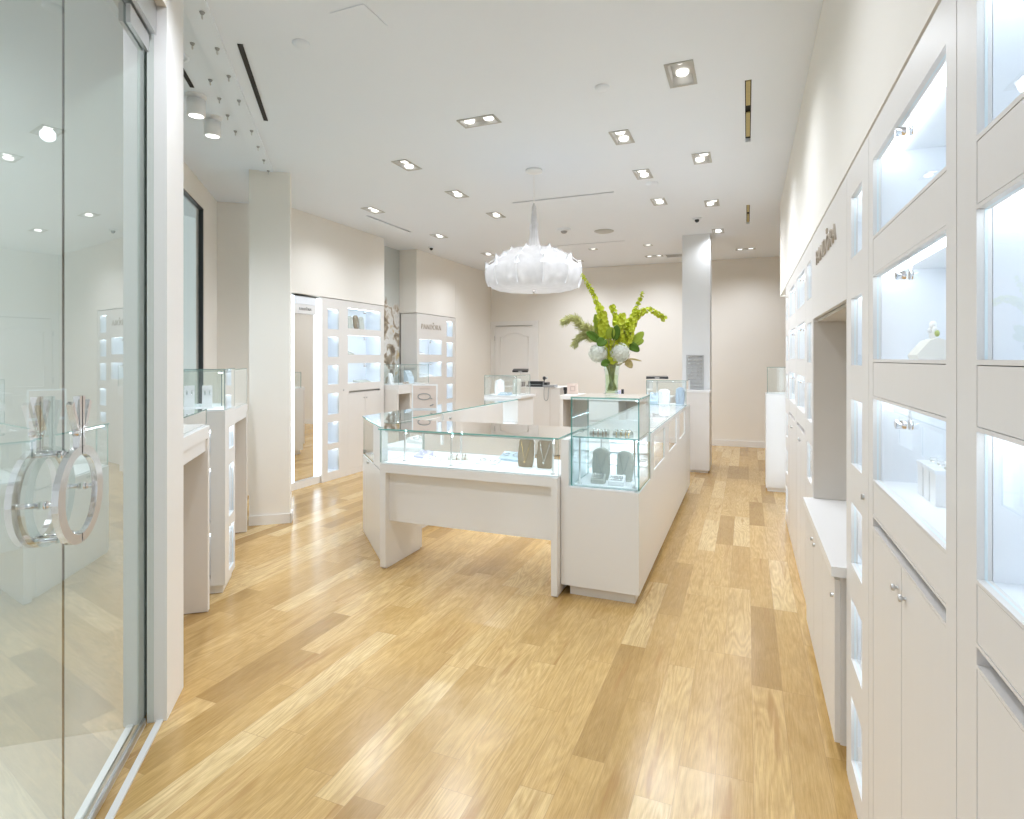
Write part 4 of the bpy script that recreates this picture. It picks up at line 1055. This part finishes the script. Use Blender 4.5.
for args in (
    ('broad dark leaf reaching out on the chandelier side of the bouquet', [neck(-.01, 0), P(606, 345, -.05), P(600, 338, -.09), P(590, 331, -.1)], .028, M['leaf']),
    ('dark upright leaf in the middle front of the bouquet', [neck(.0, -.01), P(617, 345, -.08), P(620, 336, -.11), P(622, 324, -.12)], .028, M['leaf']),
    ('dark folded leaf hanging over the white blooms', [neck(.0, -.02), P(612, 340, -.09), P(609, 340, -.14), P(604, 345, -.16)], .032, M['leaf']),
    ('dark leaf at the lip of the vase', [neck(.0, -.02), P(611, 366, -.05), P(611, 362, -.08), P(605, 364, -.10)], .026, M['leaf']),
    ('dark leaf drooping beside the white bloom towards the column', [neck(.02, 0), P(625, 345, -.03), P(632, 344, -.04), P(643, 350, -.05)], .030, M['leaf']),
    ('yellow green leaf fanning up towards the column', [neck(.02, .0), P(626, 345), P(636, 340), P(646, 330)], .028, M['leaf2']),
    ('second yellow green leaf below the fanning one', [neck(.02, .01), P(628, 348), P(637, 342, .03), P(645, 338, .04)], .024, M['leaf2']),
    ('yellow green leaf standing on the chandelier side', [neck(-.01, .01), P(606, 345), P(600, 330), P(595, 312)], .026, M['leaf2']),
    ('yellow green leaf above the white blooms', [neck(.0, .0), P(612, 345, -.06), P(614, 335, -.1), P(617, 326, -.12)], .03, M['leaf2']),
    ('tan leaf hanging low beside the vase lip', [neck(.02, -.01), P(622, 364, -.02), P(628, 360, -.03), P(635, 367, -.04)], .026, M['tan']),
    ('thin tan leaf sticking out low towards the column', [neck(.02, .01), P(624, 362), P(632, 358), P(644, 360)], .006, M['tan']),
):
    leaf('leaf_spray', *args)
def hydrangea(label, c, r):
    t = thing('hydrangea', label, 'flower', (VX, VY, VZ), 0, 'white hydrangea heads in the vase')
    MB().tube(curve([base(0, 0), neck(c.x * .3, c.y * .3), c]), .004, 6).build('stem', M['stem'], t)
    m = MB(); m.ball(c, r * .84, 14)
    for i in range(150):
        z = 1 - 2 * (i + .5) / 150; th = i * 2.39996; q = math.sqrt(1 - z * z)
        d = Vector((q * math.cos(th), q * math.sin(th), z)); p = c + d * r * random.uniform(.9, 1.05)
        a = d.orthogonal().normalized(); b = d.cross(a); s = r * .17; w = random.random() * PI
        a, b = a * math.cos(w) + b * math.sin(w), b * math.cos(w) - a * math.sin(w)
        for e in (a, b, -a, -b):
            k = d.cross(e)
            f = m.bm.faces.new([m.bm.verts.new(x) for x in (p, p + e * s * .6 + k * s * .45 + d * s * .12, p + e * s * 1.1 + d * s * .2, p + e * s * .6 - k * s * .45 + d * s * .12)])
    m.build('flower_head', M['petal'], t)
hydrangea('white hydrangea head on the chandelier side of the vase', P(600, 352, -.04), .062)
hydrangea('white hydrangea head on the column side of the vase', P(622, 351, -.04), .068)

# ------------------------------------------------------------------ merchandise
def bust(name, label, loc, rot, h, w, mat, side=None, lean=.18, chain='gold', group=None, cat='necklace display'):
    """leaning neck form with a rounded head, narrow waist and foot; facing local -y"""
    t = thing(name, label, cat, loc, rot, group)
    m = MB(); n = 16; prof = []
    for i in range(n + 1):
        f = i / n
        hw = w / 2 * (.80 + .20 * math.sin(PI * f ** .8)) if f < .78 else w / 2 * .98 * math.sqrt(max(.0, 1 - ((f - .78) / .225) ** 2))
        prof.append((f, hw))
    rows = []
    for f, hw in prof:
        z = f * h; y = lean * h * f
        row = []
        for k in range(9):
            u = -1 + k / 4; row.append(m.bm.verts.new((u * hw, y + .25 * w * u * u * .5, z)))
        rows.append(row)
    back = [[m.bm.verts.new((v.co.x, v.co.y + .018, v.co.z)) for v in r] for r in rows]
    for i in range(n):
        for k in range(8):
            f = m.bm.faces.new((rows[i][k], rows[i][k + 1], rows[i + 1][k + 1], rows[i + 1][k])); f.smooth = True
            f = m.bm.faces.new((back[i][k], back[i + 1][k], back[i + 1][k + 1], back[i][k + 1])); f.smooth = True
        for a, b, q in ((rows, back, 0), (back, rows, 8)):
            f = m.bm.faces.new((a[i][q], a[i + 1][q], b[i + 1][q], b[i][q])); f.material_index = 1 if side else 0
    for i in (0, n):
        for k in range(8): m.bm.faces.new((rows[i][k], back[i][k], back[i][k + 1], rows[i][k + 1]))
    bmesh.ops.recalc_face_normals(m.bm, faces=m.bm.faces)
    m.build('bust_form', [mat, side or mat], t)
    MB().box(-w * .42, w * .42, -.01, lean * h + .03, -.0005, .006).build('foot', side or mat, t)
    pts = []
    for i in range(17):
        u = -1 + i / 8; f = .25 + .62 * abs(u) ** 1.2
        pts.append((u * w * .30, lean * h * f + .25 * w * (u * .6) ** 2 * .5 - .004, f * h))
    c = MB().tube(pts, .0016, 5).build('necklace', M[chain], t)
    MB().ball((0, lean * h * .22 - .008, h * .21), .007, 8).build('pendant', M[chain], c)
    return t
Zd = .7575
bust('necklace_bust', 'taupe necklace bust with a gold chain under the front counter glass', (-1.395, 3.66, Zd + .001), 0, .205, .118, M['bust'], M['white'], group='necklace busts in the front counter')
bust('necklace_bust', 'taupe and grey necklace bust beside the island end of the front counter', (-1.258, 3.66, Zd + .001), 0, .205, .118, M['bust'], M['white'], chain='silver', group='necklace busts in the front counter')
Zt = .6925 + .0095
bust('necklace_bust', 'grey necklace bust in the tall case, on the side near the front counter', (-.895, 3.76, Zt), .1, .205, .12, M['greybust'], None, .10, 'silver', 'necklace busts in the tall case')
bust('necklace_bust', 'grey necklace bust in the tall case, on the aisle side', (-.745, 3.77, Zt), -.1, .195, .11, M['greybust'], None, .10, 'silver', 'necklace busts in the tall case')

def pad(name, label, loc, rot, w, d, h, mat, items=2, group=None, cat='jewellery pad', im='silver'):
    """sloped jewellery pad with a folded edge and rings on it"""
    t = thing(name, label, cat, loc, rot, group)
    m = MB(); pr = [(-d / 2, 0), (d / 2, 0), (d / 2, h), (d / 2 - .012, h), (-d / 2 + .01, h * .35), (-d / 2, h * .3)]
    a = [m.bm.verts.new((-w / 2, y, z)) for y, z in pr]; b = [m.bm.verts.new((w / 2, y, z)) for y, z in pr]
    m.bm.faces.new(a); m.bm.faces.new(list(reversed(b)))
    for i in range(len(pr)): m.bm.faces.new((a[i], b[i], b[(i + 1) % len(pr)], a[(i + 1) % len(pr)]))
    bmesh.ops.recalc_face_normals(m.bm, faces=m.bm.faces)
    m.build('pad', mat, t)
    for i in range(items):
        x = -w / 2 + w * (i + .5) / items
        r = min(w / items * .3, d * .28); zc = h * .72
        MB().tube([(x + r * math.cos(k * PI / 8), r * math.sin(k * PI / 8) * .9, zc + .004 + r * math.sin(k * PI / 8) * (h * .65) / (d - .02) * .9) for k in range(16)], .0026, 6).build('bracelet', M[im], t)
    return t
def roll(name, label, loc, rot, w, r, mat, band, group=None):
    """half-round bracelet roll with bracelets around it"""
    t = thing(name, label, 'bracelet roll', loc, rot, group)
    m = MB(); n = 10
    pr = [(r * math.cos(PI * i / n), r * math.sin(PI * i / n)) for i in range(n + 1)]
    a = [m.bm.verts.new((-w / 2, y, z)) for y, z in pr]; b = [m.bm.verts.new((w / 2, y, z)) for y, z in pr]
    m.bm.faces.new(a); m.bm.faces.new(list(reversed(b))); m.bm.faces.new((a[0], a[-1], b[-1], b[0]))
    for i in range(n): f = m.bm.faces.new((a[i], a[i + 1], b[i + 1], b[i])); f.smooth = True
    bmesh.ops.recalc_face_normals(m.bm, faces=m.bm.faces)
    m.build('roll_form', mat, t)
    for x in (-w * .3, -w * .05, w * .2, w * .36):
        c = MB().tube([(x, (r + .003) * math.cos(PI * i / 14), (r + .003) * math.sin(PI * i / 14)) for i in range(15)], .004, 6).build('bracelet', band, t)
        for i in (3, 6, 9): MB().ball((x, (r + .004) * math.cos(PI * i / 12), (r + .004) * math.sin(PI * i / 12)), .0075, 6).build('charm', M['silver'], c)
    return t
def card_stand(name, label, loc, rot, w, d, h, mat, cat='display block', group=None, lines=3):
    """wedge block with slotted top"""
    t = thing(name, label, cat, loc, rot, group)
    m = MB(); pr = [(-d / 2, 0), (d / 2, 0), (d / 2, h), (d * .1, h * .9), (-d / 2, h * .4)]
    a = [m.bm.verts.new((-w / 2, y, z)) for y, z in pr]; b = [m.bm.verts.new((w / 2, y, z)) for y, z in pr]
    m.bm.faces.new(a); m.bm.faces.new(list(reversed(b)))
    for i in range(len(pr)): m.bm.faces.new((a[i], b[i], b[(i + 1) % len(pr)], a[(i + 1) % len(pr)]))
    bmesh.ops.recalc_face_normals(m.bm, faces=m.bm.faces)
    m.build('block', mat, t)
    q = MB()
    for i in range(lines): q.cyl((-w * .4, -d * .3 + i * d * .18, h * .62 + i * h * .14), (w * .4, -d * .3 + i * d * .18, h * .62 + i * h * .14), .003, 6)
    q.build('ring_row', M['silver'], t)
    return t
# in the front counter
pad('jewellery_pad', 'white ring pad at the angled end of the front counter', (-2.12, 3.68, Zd + .0005), .2, .13, .10, .03, M['white'], 1, 'pads in the front counter')
pad('jewellery_pad', 'pale violet flower-like pad next to the white ring pad', (-2.25, 3.78, Zd + .0005), -.3, .12, .09, .045, M['violet'], 1, 'pads in the front counter')
roll('bracelet_roll', 'blush bracelet roll lying in the front counter', (-1.97, 3.80, Zd + .0005), .35, .15, .028, M['cream'], M['brown'])
pad('jewellery_pad', 'white pad behind the middle light posts of the front counter', (-1.70, 3.74, Zd + .0005), .1, .15, .11, .025, M['white'], 2, 'pads in the front counter')
pad('jewellery_pad', 'pale blue pad at the back of the front counter', (-1.60, 3.93, Zd + .0005), -.1, .16, .11, .05, M['steelblue'], 2, 'pads in the front counter')
# in the tall case
card_stand('display_block', 'grey patterned block in front of the busts in the tall case', (-.885, 3.655, Zt), .0, .085, .06, .055, M['greybust'], lines=4)
card_stand('display_block', 'white slotted block on the aisle side of the tall case floor', (-.765, 3.65, Zt), .0, .10, .07, .055, M['white'], lines=3)
Zs = .6925 + .3145
roll('bracelet_roll', 'grey bracelet roll on the glass shelf, near the front counter', (-.895, 3.73, Zs), .1, .125, .024, M['greybust'], M['brown'])
roll('bracelet_roll', 'grey bracelet roll on the glass shelf, on the aisle side', (-.745, 3.75, Zs), -.1, .125, .024, M['greybust'], M['gold'])
# in the aisle run: white trays
for lb, y in (('near', 4.40), ('middle', 4.62), ('far', 5.02), ('last', 5.40)):
    pad('jewellery_tray', f'white jewellery tray under the aisle counter glass, {lb} of four', (-.86, y, .6925), 0, .36, .16, .05, M['white'], 4, 'trays in the aisle counter')
# far aisle case
bust('necklace_bust', 'white necklace bust in the far aisle case', (-.86, 6.68, .9856), .2, .17, .13, M['white'], None, .15, 'silver')
bust('necklace_bust', 'blue grey small bust in the far aisle case', (-.70, 6.72, .9856), -.1, .19, .10, M['bluegrey'], None, .1, 'silver')
pad('jewellery_pad', 'pale blue card block in the far aisle case', (-.97, 6.62, .9856), 0, .09, .08, .13, M['steelblue'], 1)
# far mirror-side case
bust('necklace_bust', 'white leaning necklace bust in the far mirror-side case', (-2.99, 6.92, 1.0366), .3, .19, .13, M['white'], None, .2, 'silver')
bust('necklace_bust', 'pale grey bust near the light post in the far mirror-side case', (-2.78, 6.98, 1.0366), -.1, .20, .12, M['greybust'], None, .12, 'silver')
pad('jewellery_pad', 'pale blue pad at the front of the far mirror-side case', (-2.86, 6.80, 1.0366), 0, .16, .10, .03, M['steelblue'], 2)
# mirror-side run
pad('jewellery_pad', 'white pad under the mirror-side counter glass, near the angled corner', (-2.88, 4.75, .7085), PI / 2, .20, .14, .05, M['white'], 2)
pad('jewellery_pad', 'white pad under the mirror-side counter glass, further back', (-2.88, 5.40, .7085), PI / 2, .24, .14, .05, M['white'], 2)
# poster console contents
bust('necklace_bust', 'small white bust in the poster console case', (-4.74, 7.10, 1.1306), PI / 2, .16, .10, M['white'], None, .15, 'silver')
card_stand('display_block', 'pale blue block in the poster console case', (-4.72, 7.50, 1.1306), PI / 2, .16, .08, .19, M['steelblue'])
roll('bracelet_roll', 'blush bracelet roll at the front of the poster console case', (-4.66, 7.32, 1.1306), PI / 2, .12, .02, M['pink'], M['brown'])
# window pedestal: two white earring stands
def earring_stand(label, a, b, z, rot, h=.15):
    t = thing('earring_stand', label, 'earring stand', (*ab(a, b), z), SROT + rot, 'white stands in the window pedestal cube')
    MB().box(-.035, .035, -.03, .03, 0, .008).box(-.03, .03, -.006, .006, .0085, h).build('plaque', M['white'], t)
    MB().tube([(-.014, -.010, h * .8), (-.014, -.012, h * .6)], .0035, 6).tube([(.014, -.010, h * .8), (.014, -.012, h * .6)], .0035, 6).build('earring', M['silver'], t)
earring_stand('white earring stand in the window pedestal cube, nearer the window', 4.22, -.99, 1.1726, -1.3)
earring_stand('white earring stand in the window pedestal cube, nearer the shop', 4.20, -.88, 1.1726, -1.3)
pad('jewellery_pad', 'white pad in the low window console case by the post', (*ab(3.66, -.95), 1.1126), SROT, .14, .12, .03, M['white'], 2)
pad('jewellery_pad', 'white pad with a dark charm in the window console by the pillar', (*ab(4.60, -.95), 1.1196), SROT, .12, .10, .05, M['white'], 1)
# blush sign on the island corner
sg = thing('counter_sign', 'blush card sign with a bracelet picture on the island counter', 'sign', (-2.935, 4.95, 1.0006), .28)
MB().box(-.128, .128, .0, .006, .0, .245).build('acrylic_frame', M['white'], sg)
MB().box(-.116, .116, -.003, -.0003, .012, .233).build('card', M['pink'], sg)
MB().tube([(.062 * math.cos(k * PI / 12) - .005, -.005, .125 + .030 * math.sin(k * PI / 12)) for k in range(25)], .0045, 6).tube([(.05, -.005, .115), (.075, -.005, .105)], .004, 6).tube([(.055, -.005, .035), (.09, -.005, .05)], .006, 6).build('bracelet_picture', M['ink'], sg)
s_, w_ = text_mesh('sign_text', 'PANDORA', .02, .0006, M['pinkdark'], sg); s_.location = (0, -.0042, .203)
MB().box(-.12, .12, .0, .06, -.0004, .002).build('foot', M['white'], sg)

# things on the cash desk
Zc = 1.0555
t = thing('card_terminal', 'black card terminal on the cash desk', 'card terminal', (-3.10, 8.62, Zc), .1)
MB().box(-.13, .13, -.07, .07, 0, .03).box(-.12, .12, .0, .06, .0305, .085).build('body', M['black'], t)
MB().box(-.09, .09, -.055, -.01, .0305, .034).build('keypad', M['grey'], t)
t = thing('card_reader', 'small black card reader at the glass case end of the cash desk', 'card terminal', (-3.33, 8.60, Zc), 0)
MB().box(-.045, .045, -.06, .06, 0, .07).build('body', M['black'], t); MB().box(-.03, .03, -.063, -.0605, .03, .06).build('screen', M['trimgrey'], t)
t = thing('desk_phone', 'grey desk phone with a hanging cord on the end of the cash desk', 'telephone', (-2.83, 8.56, Zc), 0)
MB().box(-.09, .09, -.08, .08, 0, .035).build('base', M['grey'], t)
MB().box(-.08, -.035, -.075, .075, .0355, .075).build('handset', M['black'], t)
MB().tube(curve([(-.06, -.08, .02), (-.065, -.115, -.05), (-.06, -.12, -.17), (-.03, -.12, -.20), (0, -.12, -.17), (.005, -.115, -.05), (.01, -.08, .015)], 8), .006, 6).build('cord', M['grey'], t)
t = thing('hanging_scanner', 'black handheld scanner hanging at the end of the cash desk', 'scanner', (-2.62, 8.62, .90))
MB().box(.0, .035, -.03, .03, .0, .15).box(-.004, .05, -.045, .045, .11, .155).build('scanner_body', M['black'], t)
t = thing('jewellery_figure', 'small dark charm stand behind the card terminal', 'ornament', (-3.0, 8.76, Zc))
MB().lathe([(.001, 0), (.04, 0), (.03, .01), (.008, .02), (.008, .10), (.02, .11), (.028, .13), (.02, .155), (.001, .16)], 12).build('stand', M['black'], t)
MB().ball((.045, 0, .13), .02, 8).build('charm', M['silver'], t)
def pos(label, x, y, z, w, tilt, rot):
    t = thing('till_screen', label, 'till screen', (x, y, z), rot, 'flat black till screens')
    MB().box(-.09, .09, -.08, .08, 0, .015).cyl((0, 0, .015), (0, 0, .235), .011, 12).build('stand', M['steel'], t)
    o = MB().box(-w / 2, w / 2, -.13, .13, -.014, .014).build('screen_slab', M['black'], t); o.location = (0, 0, .25); o.rotation_euler = (tilt, 0, 0)
    o2 = MB().box(-.03, .03, -.1315, -.1302, -.010, .010).build('badge', M['grey'], t); o2.location = (0, 0, .25); o2.rotation_euler = (tilt, 0, 0)
pos('flat black till screen above the far mirror-side glass case', -3.42, 8.80, Zc + .0, .25, .10, .3)
pos('flat black till screen above the far aisle glass case', -1.10, 7.80, 1.0006, .28, .02, .15)
# on the back counter
t = thing('square_card', 'square blush card propped on the back counter near the phone', 'card', (-2.27, 7.86, 1.0006), .35)
MB().box(-.075, .075, 0, .006, 0, .15).build('card', M['pink'], t); MB().holed(-.035, .035, .04, .11, -.002, -.0003, [(-.024, .024, .051, .099)]).build('printed_square', M['pinkdark'], t); MB().box(-.06, .06, .0, .05, 0, .002).build('foot', M['pink'], t)
t = thing('business_card_box', 'small violet and black card box behind the aisle counter', 'box', (-1.58, 7.70, 1.0006), .1)
MB().box(-.08, .08, -.05, .05, 0, .02).build('tray', M['cream'], t); MB().box(-.055, .02, -.03, .03, .0205, .075).build('card_stack', M['violet'], t); MB().box(.03, .06, -.03, .03, .0205, .09).build('clip', M['black'], t)
m = MB().lathe([(.001, 0), (.022, 0), (.026, .015), (.018, .032), (.001, .036)], 14).build('door_stop_knob', M['black'], None, (-1.77, 7.68, 1.0003)); m.name = 'ring_holder'; tag(m, 'tiny black ring holder on the back counter behind the vase', 'ring holder')

# niche contents
def nich(y, depth, z): return (XR + depth, y, z)
t = thing('jewellery_pillow', 'cream jewellery pillow with a white flower in the middle window of the near cabinet', 'jewellery pillow', (XR + .075, 1.655, 1.4985), -PI / 2)
m = MB(); n = 10
pr = [(-.055, 0), (.055, 0), (.06, .012), (.022, .055), (.0, .062), (-.022, .055), (-.06, .012)]
a = [m.bm.verts.new((-.06, y, z)) for y, z in pr]; b = [m.bm.verts.new((.06, y, z)) for y, z in pr]
a2 = [m.bm.verts.new((-.045 if z > .03 else -.065, y * .9, z * .95)) for y, z in pr]
m.bm.faces.new(a); m.bm.faces.new(list(reversed(b)))
for i in range(len(pr)): m.bm.faces.new((a[i], b[i], b[(i + 1) % len(pr)], a[(i + 1) % len(pr)]))
for v in a2: m.bm.verts.remove(v)
bmesh.ops.recalc_face_normals(m.bm, faces=m.bm.faces)
m.build('pillow', M['cream'], t)
m = MB()
for k in range(6):
    th = k * PI / 3; m.ball((.022 * math.cos(th), .0, .085 + .018 * math.sin(th)), .016, 8, 0, (1, .5, .8))
m.ball((0, -.008, .085), .008, 8); m.build('flower', M['white'], t)
leafm = MB().ball((.05, 0, .075), .02, 8, 0, (1, .3, .5)).build('leaf', M['leaf2'], t)
t.scale = (.70, .70, .80)
for i, (dy, lb) in enumerate(((0, 'first'), (.055, 'second'), (.11, 'third'))):
    t = thing('ring_box', f'white ring box in the low window of the near cabinet, {lb} from its edge', 'ring box', (XR + .105, 1.655 + dy, 1.1525), -PI / 2, 'white ring boxes in the near cabinet')
    MB().box(-.022, .022, -.03, .03, 0, .075).build('box', M['white'], t)
    MB().box(-.024, .024, -.032, .032, .0755, .085).build('lid', M['niche'], t)
    MB().cyl((0, 0, .0855), (0, 0, .096), .008, 8).build('ring', M['silver'], t)
# orchid decal on the glass of the cut-off cabinet
def lniche(label, name, y, z, kind):
    x = XL - .11
    if kind == 'busts':
        for i, (dy, hh, mm) in enumerate(((-.12, .17, 'greybust'), (0, .19, 'bust'), (.12, .18, 'greybust'))):
            bust('necklace_bust', f'{("first", "second", "third")[i]} of three taupe busts in the top window of the mirror-side cabinet', (x + .02, y + dy, z), PI / 2, hh, .10, M[mm], None, .1, 'silver', 'busts in the mirror-side cabinet')
    elif kind == 'pad':
        pad('jewellery_pad', label, (x + .03, y, z), PI / 2, .20, .11, .03, M['white'], 2, im='brown')
lniche('', '', 6.42, 1.8905, 'busts')
pad('jewellery_pad', 'white pad with dark bracelets at the corner of the middle window beside the mirror', (XL - .08, 6.20, 1.5505), PI / 2, .14, .10, .045, M['greybust'], 2, im='silver')
pad('jewellery_pad', 'flat grey pad in the lowest wide window beside the mirror', (XL - .08, 6.50, 1.1805), PI / 2, .26, .10, .03, M['greybust'], 3)
pad('jewellery_pad', 'white pad in the lower window of the far lettered cabinet', (XL - .09, 8.22, 1.2055), PI / 2, .26, .12, .05, M['white'], 3)
pad('jewellery_pad', 'white pad in the upper window of the far lettered cabinet', (XL - .09, 8.0, 1.5625), PI / 2, .18, .12, .04, M['white'], 2)
t = thing('bracelet_stand', 'dark bracelet stand in the second small window beside the mirror', 'bracelet stand', (XL - .08, 5.75, 1.5205), PI / 2)
MB().box(-.02, .02, -.02, .02, 0, .006).cyl((0, 0, .006), (0, 0, .17), .012, 10).build('stand', M['bluegrey'], t)

# ------------------------------------------------------------------ light, world, camera
add_spot(*ab(.9, -2.3), 3.1, 70, 150)  # unseen spot added to brighten the mall floor and return wall
add_spot(*ab(2.0, -1.9), 3.1, 45, 150)  # second added spot on the mall side, no fixture there
pl_ = bpy.data.lights.new('chandelier_glow', 'POINT'); pl_.energy = .5; pl_.shadow_soft_size = .12; pl_.color = (1, .96, .92)
po_ = bpy.data.objects.new('chandelier_glow', pl_); C.objects.link(po_); po_.location = (-1.78, 4.913, 2.27)

w = bpy.data.worlds.new('world'); SC.world = w; w.use_nodes = True
bg = w.node_tree.nodes['Background']; bg.inputs[0].default_value = (.855, .905, 1.0, 1); bg.inputs[1].default_value = .64

cam = bpy.data.cameras.new('camera'); co = bpy.data.objects.new('camera', cam); C.objects.link(co); SC.camera = co
F = 579.0
cam.sensor_fit = 'HORIZONTAL'; cam.sensor_width = 36.0; cam.lens = F / 1024 * 36
cam.shift_x = 0; cam.shift_y = (358.5 - 409.5) / 1024
cam.clip_start = .02
co.location = (0, 0, 1.5); co.rotation_euler = (PI / 2, 0, math.atan(235 / F))

SC.view_settings.view_transform = 'Standard'; SC.view_settings.look = 'None'; SC.view_settings.gamma = 1.0
SC.view_settings.use_curve_mapping = False
SC.view_settings.exposure = 0.69
cy_ = SC.cycles
cy_.max_bounces = 10; cy_.diffuse_bounces = 5; cy_.glossy_bounces = 4; cy_.transparent_max_bounces = 32; cy_.transmission_bounces = 4
cy_.caustics_reflective = False; cy_.caustics_refractive = False
cy_.sample_clamp_indirect = 6
